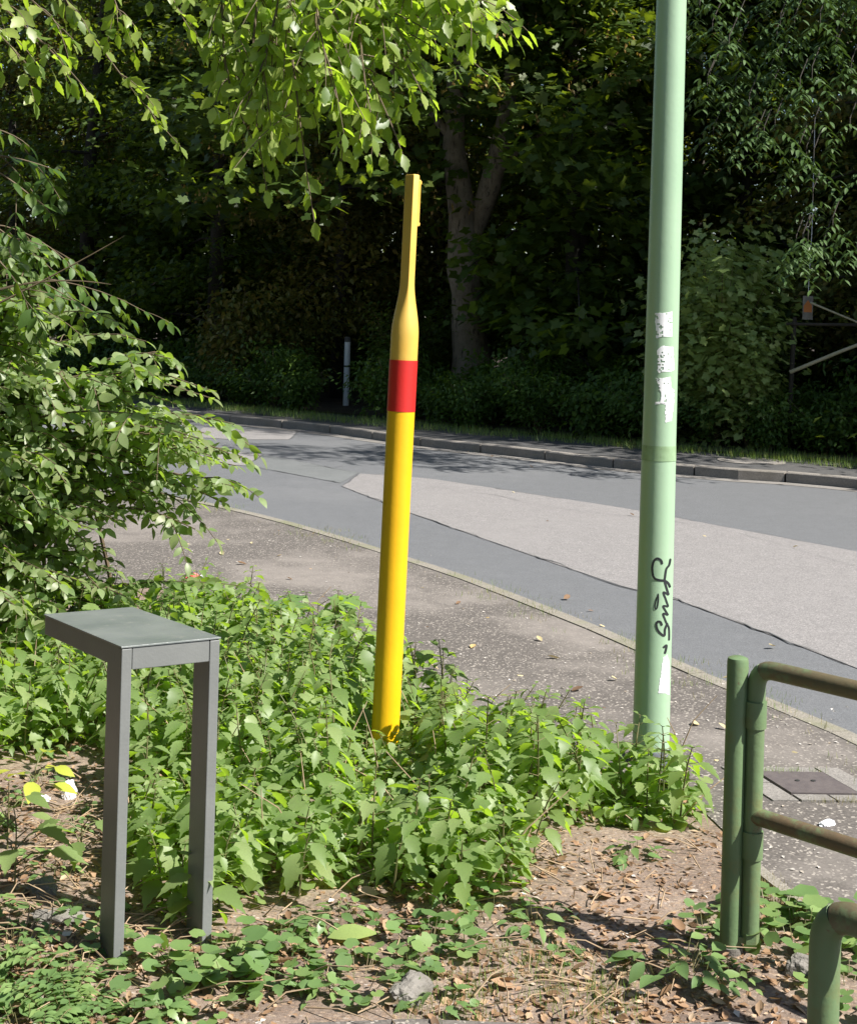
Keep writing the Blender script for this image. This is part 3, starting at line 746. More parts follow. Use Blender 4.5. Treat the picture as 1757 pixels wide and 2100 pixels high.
# ------------------------------------------------------------------ wood across the road
KA, KN = Vector((.8, -.6, 0)), Vector((.6, .8, 0)); K0 = Vector((2.1, 16.0, 0))
def wood(s, o):
    bend = max(0, -s - 6) * .13
    p = K0 + KA * s + KN * (o + bend); return Vector((p.x, p.y, .06))
def make_crown(seed, H, R, zb, nl, size, shapes, low=.8):
    g = np.random.default_rng(seed); items = []; mb = MB(); nlimb = 30
    mb.tube([(0, 0, -.2), (g.normal(0, .05), g.normal(0, .05), H * .3), (g.normal(0, .2), g.normal(0, .2), H * .65), (0, 0, H * .95)], [.17 * H / 13, .13 * H / 13, .08, .02], 9)
    per = nl // (nlimb * 6)
    for i in range(nlimb):
        z0 = zb + (H * .93 - zb) * (i + g.random()) / nlimb; f = (z0 - zb) / (H - zb)
        L = R * (low + (1 - low) * math.sin(math.pi * min(1, f * 1.25)) if f < .55 else max(.25, 1.25 * (1 - f) + .2)) * g.uniform(.75, 1.15)
        az = i * 2.399 + g.normal(0, .3); d = np.array([math.cos(az), math.sin(az), 0])
        rise = g.uniform(.05, .55)
        path = [np.array([0, 0, z0]) + d * L * t + np.array([0, 0, L * (rise * t - .55 * t * t)]) for t in (0, .3, .6, 1)]
        mb.tube(path, [.045, .03, .02, .006], 5, False)
        for c in range(6):
            t = g.uniform(.25, 1.05); j = min(2, int(t * 3)); 
            cen = np.array([0, 0, z0]) + d * L * t + np.array([0, 0, L * (rise * t - .55 * t * t)]) + g.normal(0, 1, 3) * np.array([.32, .32, .14])
            tint = g.random()
            pos = cen + g.normal(0, 1, (per, 3)) * np.array([.42, .42, .17])
            for p in pos:
                dr = d * .5 + g.normal(0, .7, 3); dr[2] = dr[2] * .4 - .35
                nn = np.array([0, 0, 1.]) + g.normal(0, .45, 3)
                items.append((shapes[g.integers(len(shapes))], lmat(p, dr, nn, size * g.uniform(.7, 1.25)), (tint * .4 + g.random() * .6)))
    return mb, items
def where(p):
    t = p.x / p.y if p.y > 1 else 9
    return 'behind the dogwood at the left' if t < -.15 else ('behind the pale roadside post' if t < -.02 else ('between the yellow post and the lamp post' if t < .15 else ('right of the lamp post' if t < .31 else 'beyond the right edge')))
CROWNS = []
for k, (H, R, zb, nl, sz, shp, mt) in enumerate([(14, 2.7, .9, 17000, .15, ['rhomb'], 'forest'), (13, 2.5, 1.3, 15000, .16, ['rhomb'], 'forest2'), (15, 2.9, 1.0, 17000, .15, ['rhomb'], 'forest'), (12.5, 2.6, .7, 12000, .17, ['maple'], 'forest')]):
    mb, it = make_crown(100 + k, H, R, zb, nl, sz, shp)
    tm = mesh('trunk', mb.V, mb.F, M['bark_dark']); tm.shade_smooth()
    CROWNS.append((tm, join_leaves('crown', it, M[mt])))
def forest_tree(pos, k, rz, sc, label, group):
    t = tag(empty('woodland_tree', pos, rz), label, 'tree', group); t.scale = (sc, sc, sc)
    obj('trunk', CROWNS[k][0], t); obj('crown', CROWNS[k][1], t); return t
spots = []
for row, (off, step, s0, s1) in enumerate([(5.0, 2.5, -21, 30), (8.4, 2.9, -24, 32), (12.2, 3.2, -26, 30), (16.5, 3.6, -28, 20)]):
    s = s0 + row * .9
    while s < s1:
        spots.append((row, s + rng.uniform(-.5, .5), off + rng.uniform(-.6, .6))); s += step * rng.uniform(.85, 1.15)
for i, (row, s, o) in enumerate(spots):
    p = wood(s, o)
    sx = p.x / p.y
    if row == 0 and -0.03 < sx < .075: continue          # the thick-trunked maple stands here
    if row == 0 and .15 < sx < .235: continue
    if row == 0 and .235 < sx < .30: o += 1.2; p = wood(s, o)
    lab = ['leafy front row tree of the wood', 'second row tree of the wood', 'tree deep in the wood', 'tree at the back of the wood'][row]
    wh = where(p); lab = lab + ', ' + wh
    forest_tree(p, [0, 3, 2, 1][(i * 7 + row) % 4], rng.uniform(0, 6.28), rng.uniform(.88, 1.12) * (.84 if row == 0 else 1), lab, ['front row of woodland trees', 'second row of woodland trees', 'deep row of woodland trees', 'rear row of woodland trees'][row] + ', ' + wh)
for i, (x, y) in enumerate([(-7.5, 3.5), (-8.5, 7.5), (-7.8, -.5), (-9.5, 11), (-6.2, -4.2), (-11.5, 2), (-11.5, 6), (-2.8, -6.5), (-10, -4), (-13, 10)]):  # out-of-view trees added to block sky fill and darken left-facing sides
    forest_tree((x, y, -.1), [0, 2, 1, 3][i % 4], rng.uniform(0, 6.28), rng.uniform(.75, .95), 'unseen tree added left of and behind the camera to block sky light', 'unseen trees added to block sky light')
NEARSIDE = [(-2.7, 1.6), (-2.5, 2.7), (-2.6, 3.7), (-3.0, 4.7), (-3.5, .4), (-3.6, 2.2), (-3.7, 3.9)]  # unseen shrubs added beside the frame to cut ground bounce and sky light
# far mass of foliage closing the view
it = []
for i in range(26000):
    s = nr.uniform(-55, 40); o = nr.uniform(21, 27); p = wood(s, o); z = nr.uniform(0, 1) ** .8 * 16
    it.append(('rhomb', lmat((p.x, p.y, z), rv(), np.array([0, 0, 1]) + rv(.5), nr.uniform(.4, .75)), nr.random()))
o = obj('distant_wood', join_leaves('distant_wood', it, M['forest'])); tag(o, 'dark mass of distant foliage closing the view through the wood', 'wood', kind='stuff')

# thick forked maple at the wood edge
TY = 23.5
mp0 = atY(965, 735, TY); mtree = tag(empty('maple_tree', (mp0.x, mp0.y, .05)), 'thick grey forked maple trunk with hanging seed clusters at the wood edge', 'tree')
def loc(px, py, Y): p = atY(px, py, Y); return Vector((p.x - mp0.x, p.y - mp0.y, p.z - .05))
mb = MB()
base = loc(968, 735, TY); base.z = -.2
pts = [base, Vector((base.x, 0, .25)), loc(968, 730, TY), loc(960, 660, TY), loc(955, 600, TY), loc(950, 555, TY), loc(951, 500, TY), loc(948, 440, TY), loc(940, 390, TY), loc(930, 300, TY), loc(935, 180, TY), loc(950, 0, TY), loc(960, -300, TY), loc(980, -900, TY)]
rr = [.42, .36, .32, .27, .24, .26, .235, .235, .21, .17, .15, .13, .10, .03]
seq = resample.__name__
tr = MB(); tr.tube(pts, rr, 22)
g = np.random.default_rng(5); tr.V = [(x + .028 * mn.noise((x * 5, y * 5, z * 2.2)) + .03 * mn.noise((x * 2, y * 2, z * 5)), y + .03 * mn.noise((x * 4 + 9, y * 4, z * 2.5)), z) for x, y, z in tr.V]
tr.build('trunk', M['bark'], mtree, True)
b2 = MB().tube([loc(962, 500, TY), loc(985, 440, TY), loc(1005, 380, TY - .2), loc(1022, 320, TY - .3), loc(1040, 220, TY - .3), loc(1060, 60, TY), loc(1080, -200, TY)], [.13, .17, .18, .15, .13, .11, .06], 14)
b2.V = [(x + .03 * mn.noise((x * 4, y * 4, z * 3)), y, z) for x, y, z in b2.V]
b2.build('limb', M['bark'], mtree, True)
for pp, r0 in (([(1022, 340), (1090, 290), (1160, 250), (1240, 250), (1320, 262)], .07), ([(1060, 110), (1150, 60), (1240, 0), (1330, -80)], .09), ([(940, 300), (860, 200), (780, 120), (700, 80)], .08), ([(950, 60), (1030, -20), (1140, -100)], .08)):
    MB().tube([loc(x, y, TY - .1 * i) for i, (x, y) in enumerate(pp)], [r0 * (1 - .17 * i) for i in range(len(pp))], 8).build('limb', M['bark'], mtree, True)
it, sd = [], []
for i in range(330):
    px, py = nr.uniform(330, 1330), nr.uniform(-520, 430)
    lim = 430 if px < 900 else (330 if px < 1080 else 260)
    if py > lim: py -= 200
    Y = TY + nr.uniform(-2.6, 1.2); cen = np.array(loc(px, py, Y)); tint = nr.random()
    for j in range(24):
        p = cen + rv() * np.array([.34, .34, .12]); it.append(('maple', lmat(p, np.array([nr.normal(), nr.normal() - .6, -.55]), np.array([0, -.35, 1]) + rv(.35), nr.uniform(.12, .19)), tint * .4 + nr.random() * .6))
    if i % 3 == 0 and py > -50:
        for j in range(7):
            p = cen + rv() * np.array([.25, .2, .06])
            for q in range(4): sd.append(('rhomb', lmat(p + rv(.025) - np.array([0, 0, .03 * q]), np.array([nr.normal(0, .35), nr.normal(0, .35), -1]), rv(), nr.uniform(.05, .08)), nr.random()))
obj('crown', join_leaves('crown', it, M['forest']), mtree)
obj('seed_clusters', join_leaves('seed_clusters', sd, M['seed']), mtree)

# shrubs and undergrowth at the wood edge
def bush_items(g, R, H, n, size, shapes, topbias=1.0):
    items = []; mb = MB(); ns = 12
    for i in range(ns):
        az = g.uniform(0, 6.28); l = R * g.uniform(.3, .95); tip = np.array([math.cos(az) * l, math.sin(az) * l, H * g.uniform(.6, 1.0)])
        mb.tube([(0, 0, -.05), tip * np.array([.3, .3, .55]), tip], [.012, .008, .003], 4, False)
        for c in range(4):
            t = g.uniform(.3, 1.05); cen = tip * np.array([t ** 1.4, t ** 1.4, t]); tint = g.random()
            for j in range(n // (ns * 4)):
                p = cen + g.normal(0, 1, 3) * np.array([R * .2, R * .2, H * .12]); p[2] = max(.02, p[2])
                dr = np.array([p[0], p[1], 0]) / R + g.normal(0, .6, 3); dr[2] = dr[2] * .4 - .3
                items.append((shapes[g.integers(len(shapes))], lmat(p, dr, np.array([p[0] * .5 / R, p[1] * .5 / R, 1]) + g.normal(0, .4, 3), size * g.uniform(.7, 1.3)), tint * .4 + g.random() * .6))
    return mb, items
BUSH = []
for k, (R, H, n, sz, shp, mt) in enumerate([(.75, .95, 2400, .085, ['dog'], 'undergrowth'), (.85, 1.05, 2400, .09, ['rhomb', 'lance'], 'undergrowth'), (.7, .85, 2200, .08, ['dog2'], 'undergrowth'), (.9, 1.5, 2600, .09, ['dog'], 'forest2'), (.9, 2.2, 3600, .088, ['maple'], 'maple_pale'), (.95, 2.0, 2600, .10, ['rhomb'], 'forest')]):
    mb, it = bush_items(np.random.default_rng(300 + k), R, H, n, sz, shp); BUSH.append((mesh('stems', mb.V, mb.F, M['twig']), join_leaves('foliage', it, M[mt])))
def bush(pos, k, sc, label, group=None, name='undergrowth_shrub', sz=1.0, cat='shrub'):
    t = tag(empty(name, pos, rng.uniform(0, 6.28)), label, cat, group); t.scale = (sc, sc, sc * sz)
    obj('stems', BUSH[k][0], t); obj('foliage', BUSH[k][1], t); return t
s = -19.0; i = 0
while s < 12:
    for o, kk in ((2.75, 0), (3.5, 1)):
        k = (0, 1, 2)[(i + kk) % 3]; p = wood(s + rng.uniform(-.25, .25) + kk * .4, o + rng.uniform(-.15, .2))
        if -.085 < p.x / p.y < -.03 and p.y < MBp.y + .55: continue
        bush(p, k, rng.uniform(.8, 1.1) * (1.0 if kk else .85), ('low dark green shrub along the verge, ' if kk == 0 else 'dark green shrub behind the verge shrubs, ') + where(p), ('front undergrowth shrubs, ' if kk == 0 else 'rear undergrowth shrubs, ') + where(p))
    s += .85; i += 1
for px, Yd, k, sc, lab in [(480, 24.5, 3, 1.25, 'tall brownish shrub left of the pale roadside post'), (610, 25, 3, 1.0, 'brown green shrub behind the pale roadside post'), (1475, 18.5, 4, 1.05, 'pale leaved maple sapling right of the lamp post'), (1420, 19.1, 4, 1.1, 'pale green maple sapling partly hidden by the lamp post'), (1535, 18.2, 4, .7, 'smaller pale maple sapling beside the warning sign'), (820, 23.5, 5, .8, 'dark shrub at the foot of the thick maple, left side'), (1120, 22.5, 5, .85, 'dark shrub at the foot of the thick maple, right side')]:
    p = atY(px, 800, Yd); bush((p.x, p.y, .05), k, sc, lab, None, 'shrub' if k in (3, 5) else 'maple_sapling')

for i in range(30):
    p = wood(-14 + i * .85 + rng.uniform(-.3, .3), 6.2 + (i % 3) * 1.5); bush(p, (5, 1, 3)[i % 3], rng.uniform(.9, 1.2), 'shadowed shrub under the trees, ' + where(p), 'shrubs under the trees, ' + where(p))
for i, (x, y) in enumerate(NEARSIDE): bush((x, y, -.03), (5, 3)[i % 2], rng.uniform(1.0, 1.25), 'unseen tall shrub added left of the camera to block bounce light', 'unseen shrubs added to block bounce light')
# hanging ash sprays at the upper right
ash = tag(empty('ash_tree', wood(4.6, 4.0)), 'ash tree with narrow paired leaflets at the upper right', 'tree')
A0 = ash.location
MB().tube([(0, 0, -.1), (.05, .1, 2), (0, .2, 5), (.1, .1, 8), (.2, 0, 11)], [.14, .12, .1, .07, .02], 10).build('trunk', M['bark'], ash, True)
it = []; mb = MB()
for i in range(120):
    px, py = nr.uniform(1400, 1900), nr.uniform(-250, 520) ; 
    if py > 300 and px < 1600: continue
    p = np.array(atY(px, py, A0.y - nr.uniform(.4, 1.8))) - np.array(A0); az = nr.uniform(0, 6.28)
    mb.tube([p + np.array([.12, .2, .35]), p + np.array([.02, .08, .14]), p], [.006, .005, .003], 4, False)
    for r_ in range(4):
        d = np.array([math.cos(az + r_ * 1.6), math.sin(az + r_ * 1.6), -.35]); b = p + rv(.06); tint = nr.random()
        for q in range(5):
            c = b + d * (.05 + .055 * q) - np.array([0, 0, .012 * q * q])
            for sgn in (-1, 1):
                sd_ = np.cross(d, (0, 0, 1)) * sgn
                it.append(('lance', lmat(c, sd_ + d * .5 - np.array([0, 0, .4]), np.array([0, 0, 1]) + rv(.2), .11 * nr.uniform(.8, 1.2)), tint))
mb.build('twigs', M['bark_dark'], ash)['kind'] = 'stuff'; obj('crown', join_leaves('crown', it, M['ash']), ash)

# barrier with warning sign at the right of the wood
BY = 18.0; bp = atY(1617, 760, BY)
br = tag(empty('forest_barrier', (bp.x, bp.y, .05)), 'dark barrier frame among the bushes at the far right', 'barrier')
bl = lambda px, py, dy=0: (lambda p: Vector((p.x - bp.x, p.y - bp.y, p.z - .05)))(atY(px, py, BY + dy))
t_ = bl(1629, 650); MB().tube([(t_.x * .2, 0, -.1), t_], .03, 12).build('post', M['bark_dark'], br, True)
MB().tube([bl(1612, 664), bl(1900, 668, -.5)], .02, 10).build('crossbar', M['bark_dark'], br, True)
MB().tube([bl(1900, 668, -.5), (bl(1900, 668, -.5).x, -.5, -.1)], .045, 10).build('post', M['dark_metal'], br, True)
def stick(a, b, r, lab):
    p = atY(*a); o = tag(MB().tube([Vector((0, 0, 0)), (atY(*b) - p) * .5 + Vector((0, 0, .01)), atY(*b) - p], [r, r * .9, r * .8], 8).build('bare_pole', M['pale_wood'], None, True), lab, 'pole'); o.location = p
stick((1620, 763, BY - .35), (1830, 680, BY - .9), .024, 'long pale bare pole slanting up from the grass at the far right')
stick((1661, 620, BY - .2), (1840, 698, BY - .5), .013, 'thin pale stick slanting down from the warning sign')
sg = tag(empty('warning_sign', bl(1651, 655) + Vector((bp.x, bp.y, .05))), 'small white sign with an orange house shape hanging in the wood', 'sign')
s0 = sg.location; sw, shh = .125, .29
pnl = MB().box((0, -.1, shh / 2), (sw, .006, shh)).build('panel', M['stone'], sg)
gv2 = [(-.05, -.1045, .09), (.05, -.1045, .09), (.05, -.1045, .17), (0, -.1045, .24), (-.05, -.1045, .17)]
obj('printed_shape', mesh('printed_shape', gv2, [(0, 1, 2, 3, 4)], M['orange']), pnl)
MB().tube([(0, -.1, shh), (.03, -.08, shh + .8), (.05, 0, shh + 2.2)], .004, 5).build('wire', M['galv'], sg)

# ------------------------------------------------------------------ sprays: twigs with leaves
def bez(pts, n):
    pts = [np.array(p, float) for p in pts]; out = []
    for i in range(n):
        t = i / (n - 1); Q = pts
        while len(Q) > 1: Q = [a * (1 - t) + b * t for a, b in zip(Q, Q[1:])]
        out.append(Q[0])
    return out
def leafy(path, items, ds, size, shapes, opp, start=.15, hang=.5, upn=1.0, spread=.8, jn=.45):
    """leaves along a path; opp: opposite pairs, else alternate"""
    acc = 0; sgn = 1; L = sum(np.linalg.norm(b - a) for a, b in zip(path, path[1:])); run = 0; tint = nr.random()
    for a, b in zip(path, path[1:]):
        l = np.linalg.norm(b - a); t = (b - a) / (l + 1e-9); x = acc
        while x < l:
            if (run + x) / L > start:
                p = a + t * x; f = (run + x) / L
                sd_ = np.cross(t, (0, 0, 1)); sd_ = sd_ / (np.linalg.norm(sd_) + 1e-6)
                for s_ in ((1, -1) if opp else (sgn,)):
                    d = t * .55 + sd_ * s_ * spread + rv(.22) - np.array([0, 0, hang * nr.uniform(.4, 1.3)])
                    n_ = np.array([0, 0, upn]) + rv(jn)
                    items.append((shapes[nr.integers(len(shapes))], lmat(p, d, n_, size * nr.uniform(.7, 1.15) * (1 - .35 * f ** 3)), (tint * .5 + nr.random() * .5)))
                sgn = -sgn
            x += ds * nr.uniform(.75, 1.25)
        acc = x - l; run += l
    items.append((shapes[0], lmat(path[-1], path[-1] - path[-2] - np.array([0, 0, .2 * np.linalg.norm(path[-1] - path[-2])]), np.array([0, 0, 1]) + rv(.3), size * .8), tint))
def split_parts(items, root, shape_mat, keep, part='leaf', rest='foliage'):
    """the leaves nearest the camera become parts of their own, the rest one mesh"""
    R0_ = np.array(root.location)
    def key(x):
        p = x[1][:3, 3] + R0_; v_ = p - np.array(CAM); dep = v_ @ np.array(_f); X = v_ @ np.array(_r) / dep * F; Yp = -(v_ @ np.array(_u)) / dep * F
        return dep + (0 if abs(X) < 880 and -640 < Yp < 1460 else 100)
    items.sort(key=key)
    for k, A, t in items[:keep]: leaf_obj(part, k, shape_mat, A, root)
    o = obj(rest, join_leaves(rest, items[keep:], M[shape_mat]), root); o['kind'] = 'stuff'; return o

# ------------------------------------------------------------------ leafy shrub at the left
SB = at(20, 1290); SB = Vector((SB.x - .55, SB.y + .1, 0))
shrub = tag(empty('dogwood_shrub', SB), 'large sunlit oval leaved shrub filling the left side', 'shrub')
items = []; mb = MB(); nb = 0
def inside(poly_, x, y):
    c = False; n = len(poly_); j = n - 1
    for i in range(n):
        (xi, yi), (xj, yj) = poly_[i], poly_[j]
        if (yi > y) != (yj > y) and x < (xj - xi) * (y - yi) / (yj - yi) + xi: c = not c
        j = i
    return c
sil = [(-420, 380), (-150, 430), (0, 500), (90, 590), (180, 660), (300, 690), (420, 790), (490, 850), (500, 940), (440, 1000), (470, 1060), (400, 1085), (330, 1040), (260, 1010), (240, 1090), (300, 1150), (330, 1230), (240, 1290), (100, 1300), (-100, 1360), (-420, 1360)]
SBn = np.array(SB)
def add_branch(px, py, Y, root_dx=0.0, r0=.012, side=3):
    global nb
    tip = np.array(atY(px, py, Y)) - SBn
    root = np.array([nr.normal(0, .35) + root_dx, nr.normal(0, .25), -.03])
    if root[2] + 0 > tip[2]: root[2] = 0
    hz = tip[2]; mid1 = root * .8 + tip * np.array([.1, .2, 0]) + np.array([0, 0, hz * .75]); mid2 = root * .35 + tip * np.array([.6, .6, 0]) + np.array([0, 0, hz * nr.uniform(1.02, 1.18) + .1])
    path = bez([root, mid1, mid2, tip], 12); mb.tube(path, list(np.linspace(r0, .0025, 12)), 5, False)
    leafy(path[4:], items, .052, .086, ['dog', 'dog2'], True, .1, .22, .7, .8, .95)
    for q in range(side):
        i0 = nr.integers(5, 11); b = path[i0]; t = path[min(i0 + 1, 11)] - path[i0 - 1]; t = t / np.linalg.norm(t)
        d = t * .7 + np.array([nr.normal(0, .5), nr.normal(0, .5), nr.normal(-.1, .25)]); L = nr.uniform(.14, .32)
        tw = bez([b, b + d * L * .5 + np.array([0, 0, .03]), b + d * L - np.array([0, 0, .05])], 6); mb.tube(tw, [.003, .003, .0025, .002, .002, .0015], 4, False)
        leafy(tw, items, .046, .082, ['dog', 'dog2'], True, .1, .22, .7, .8, .95)
cnt = 0
while cnt < 240:
    px, py = nr.uniform(-300, 500), nr.uniform(480, 1330)
    if not inside(sil, px, py): continue
    if px > 250 and nr.random() < .25: continue
    Yf = 5.75 + max(0, px + 100) / 500 * .85 + max(0, 1050 - py) / 500 * .45
    add_branch(px, py, Yf + abs(nr.normal(0, .35))); cnt += 1
for px, py, Y in [(500, 940, 6.6), (480, 870, 6.5), (430, 800, 6.7), (400, 1085, 6.5), (490, 1000, 6.6), (455, 1030, 6.5), (300, 700, 7), (350, 735, 6.8), (470, 930, 6.4), (410, 900, 6.4), (360, 870, 6.3)]:
    add_branch(px, py, Y, .2, .013, 5)
# bare arching twigs
for pp in ([(-40, 640), (60, 590), (150, 545), (255, 483)], [(-40, 605), (60, 570), (150, 570), (228, 583)]):
    path = [np.array(atY(x, y, 6.4)) - SBn for x, y in pp]; path = bez(path, 10); mb.tube(path, list(np.linspace(.006, .0018, 10)), 5, False)
    mb.tube([np.array([.1, -.1, 0]), path[0] * np.array([.6, .6, .6]), path[0]], [.012, .008, .006], 5, False)
mb.build('stems', M['twig'], shrub, True)
split_parts(items, shrub, 'shrub', 300)

# ------------------------------------------------------------------ overhanging hornbeam with its trunk outside the frame at the left
HB = Vector((-4.4, 6.6, 0)); horn = tag(empty('hornbeam_tree', HB), 'hornbeam whose bright yellow green sprays hang in from the top', 'tree'); HBn = np.array(HB)
tb = MB().tube([(0, 0, -.2), (.05, 0, .6), (.1, -.05, 1.8), (.2, 0, 3.2), (.3, .1, 5), (.2, 0, 7)], [.19, .15, .13, .11, .08, .02], 12); tb.build('trunk', M['bark'], horn, True)
items = []; limb = MB()
def hang(px_pts, Y, Yend=None, nside=7, size=.080, sidelen=(.11, .27), r0=.006):
    Yend = Y if Yend is None else Yend; n = len(px_pts)
    path = bez([np.array(atY(x, y, Y + (Yend - Y) * i / (n - 1))) - HBn for i, (x, y) in enumerate(px_pts)], 14)
    limb.tube(path, list(np.linspace(r0, .0018, 14)), 5, False)
    leafy(path, items, .05, size, ['horn', 'horn2'], False, .0, .25, .6, .8, .85)
    for q in range(nside):
        i0 = nr.integers(1, 11); b = path[i0]; t = path[i0 + 1] - path[i0]; t = t / np.linalg.norm(t)
        d = t * .75 + np.array([nr.normal(.15, .5), nr.normal(0, .45), nr.normal(-.1, .3)]); L = nr.uniform(*sidelen) * (1.15 - .06 * i0)
        tw = bez([b, b + d * L * .5 + np.array([0, 0, .02]), b + d * L - np.array([0, 0, .07])], 6); limb.tube(tw, [.0028, .0026, .002, .002, .0015, .001], 4, False)
        leafy(tw, items, .045, size, ['horn', 'horn2'], False, .08, .25, .6, .8, .85)
    return path
sprays = [([(600, -140), (680, 30), (770, 150), (825, 315)], 5.6, 5.3), ([(560, -140), (600, 60), (610, 260), (645, 455)], 5.6, 5.4), ([(760, -140), (850, -40), (900, 10), (985, 75)], 5.7, 5.4),
          ([(690, -140), (760, 20), (820, 90), (865, 190)], 5.6, 5.3), ([(470, -140), (450, 20), (440, 150), (520, 290)], 5.8, 5.6), ([(540, -140), (560, 60), (560, 180), (575, 300)], 6.0, 5.8),
          ([(640, -140), (700, 0), (720, 130), (700, 330)], 5.9, 5.6), ([(820, -140), (860, -60), (960, -10), (1000, 40)], 5.5, 5.3), ([(720, -140), (780, -40), (860, 40), (930, 100)], 5.9, 5.7),
          ([(580, -140), (640, 20), (700, 180), (780, 320)], 6.0, 5.7), ([(640, -140), (640, 0), (660, 100), (690, 200)], 5.4, 5.2), ([(660, -140), (800, -20), (830, 60), (860, 140)], 6.2, 6.0),
          ([(600, -140), (560, 60), (540, 160), (490, 240)], 5.5, 5.4), ([(740, -140), (730, 20), (740, 140), (760, 230)], 5.5, 5.3)]
roots = []
for pts_, Y, Ye in sprays: roots.append(hang(pts_, Y - .55, Ye - .6, 14)[0])
for q, (pts_, Y, Ye) in enumerate(sprays[:9]):
    jx, jy = nr.normal(-25, 22), nr.uniform(-70, -15); hang([(x + jx * (i_ > 0), y + jy * (i_ > 1)) for i_, (x, y) in enumerate(pts_)], Y - .35, Ye - .4, 11)
for pts_, Y, Ye in [([(-160, -120), (-40, -20), (80, 60), (190, 200)], 5.0, 4.9), ([(-160, -60), (-60, 20), (0, 60), (70, 150)], 5.2, 5.1), ([(-100, -140), (0, -60), (80, 10), (150, 80)], 5.1, 5.0), ([(60, -140), (110, -60), (130, 0), (160, 40)], 5.6, 5.6), ([(180, -140), (220, -60), (230, 0), (260, 60)], 6.0, 6.0), ([(300, -140), (330, -60), (350, 0), (390, 60)], 6.2, 6.2), ([(60, -140), (160, 40), (260, 180), (370, 300)], 6.6, 6.5)]:
    roots.append(hang(pts_, Y, Ye, 5)[0])
# upper limbs feed the sprays from the trunk
for i, rt in enumerate(roots):
    st_ = np.array([.15, 0, 2.6 + .12 * i]); md = (st_ + rt) / 2 + np.array([0, 0, .5]); limb.tube(bez([st_, md, rt + np.array([-.15, 0, .2]), rt], 10), list(np.linspace(.035, .006, 10)), 6, False)
# crown above the frame
for i in range(60):
    c = np.array([nr.uniform(-2.6, .4), nr.uniform(-1.0, 1.2), nr.uniform(3.9, 7.0)]); e = c + np.array([nr.normal(.2, .4), nr.normal(0, .4), -.3]); pth = bez([np.array([.25, 0, min(6, c[2])]), c, e], 8)
    limb.tube(pth, list(np.linspace(.02, .002, 8)), 4, False); leafy(pth, items, .03, .085, ['horn'], False, .3, .35, .7, .8, .55)
limb.build('limbs', M['twig'], horn, True)
split_parts(items, horn, 'hornbeam', 300)
# darker paired leaf twigs hanging in at the left edge
elder = tag(empty('elder_shrub', (-3.3, 8.2, 0)), 'elder with loose paired leaflets at the left edge behind the dogwood', 'shrub'); En = np.array(elder.location)
items = []; mb = MB()
for pp, Y in [([(-120, 330), (-20, 300), (60, 330), (105, 345)], 5.9), ([(-120, 300), (-20, 330), (40, 380), (85, 420)], 5.8), ([(-100, 430), (-20, 520), (40, 560), (60, 640)], 6.2), ([(-160, 240), (-60, 250), (20, 260), (60, 300)], 6.6), ([(-160, 400), (-60, 420), (0, 470), (40, 500)], 7), ([(-140, 480), (-20, 430), (80, 470), (160, 560)], 7.6), ([(-140, 460), (0, 520), (120, 600), (230, 660)], 8.2), ([(-140, 560), (20, 560), (160, 560), (300, 640)], 8.6)]:
    path = bez([np.array(atY(x, y, Y)) - En for x, y in pp], 10); MB().tube(path, list(np.linspace(.006, .002, 10)), 4, False).build('stem', M['twig'], elder)
    leafy(path[4:], items, .07, .10, ['dog', 'lance'], True, .0, .6, 1.0, .8, .3)
    for q in range(2 if Y < 7 else 7):
        b = path[nr.integers(3, 10)]; d = np.array([nr.uniform(0, 1), nr.normal(0, .4), nr.normal(-.4, .2)]); tw = bez([b, b + d * .1, b + d * .22 - np.array([0, 0, .04])], 5); MB().tube(tw, [.002] * 5, 4, False).build('twig', M['twig'], elder); leafy(tw, items, .05, .095, ['dog'], True, .3, .6, 1.0, .8, .3)
mb.tube([(-.1, 0, -.1), (-.1, 0, 1.2), (-.2, -.3, 2.4)], [.03, .025, .01], 6); mb.build('trunk', M['twig'], elder)
for i_, (k, A, t) in enumerate(items[:]): pass
split_parts(items, elder, 'undergrowth', 90)

# ------------------------------------------------------------------ nettles
def nettle_items(seed, h, dens=1.0):
    g = np.random.default_rng(seed); items = []; lean = g.normal(0, .10, 2); n = int(h / .036)
    top = np.array([lean[0] * h * 2, lean[1] * h * 2, h]); path = [np.array([0, 0, -.03]), top * np.array([.25, .25, .4]), top * np.array([.6, .6, .75]), top]
    mb = MB().tube(path, [.0035, .003, .0025, .0015], 5, False); az = g.uniform(0, 6.28)
    for i in range(n):
        f = .22 + .78 * (i + 1) / n; p = np.array([top[0] * f ** 1.4, top[1] * f ** 1.4, h * f]); az += math.pi / 2 + g.normal(0, .2)
        L = .074 * (.75 + .5 * math.sin(math.pi * min(1, f * .9))) * (1 if f < .8 else max(.35, (1.08 - f) / .28))
        for s_ in (0, math.pi):
            if g.random() > dens: continue
            a = az + s_ + g.normal(0, .15); o_ = np.array([math.cos(a), math.sin(a), 0]); pet = p + o_ * L * .35 + np.array([0, 0, L * .12])
            mb.tube([p, pet], [.0014, .001], 3, False)
            pitch = g.uniform(-.1, .75) if f < .9 else g.uniform(-.5, .3)
            d = o_ * math.cos(pitch) - np.array([0, 0, math.sin(pitch)]); nn = o_ * math.sin(pitch) + np.array([0, 0, math.cos(pitch)]) + g.normal(0, .18, 3)
            items.append((('nettle', 'nettle2')[g.integers(2)], lmat(pet, d, nn, L * g.uniform(.8, 1.2)), g.random()))
    return mb, items
NET = []
for k in range(10):
    mb, it = nettle_items(500 + k, .20 + .020 * k); NET.append((mesh('stem', mb.V, mb.F, M['green_stem']), it, join_leaves('foliage', it, M['nettle'])))
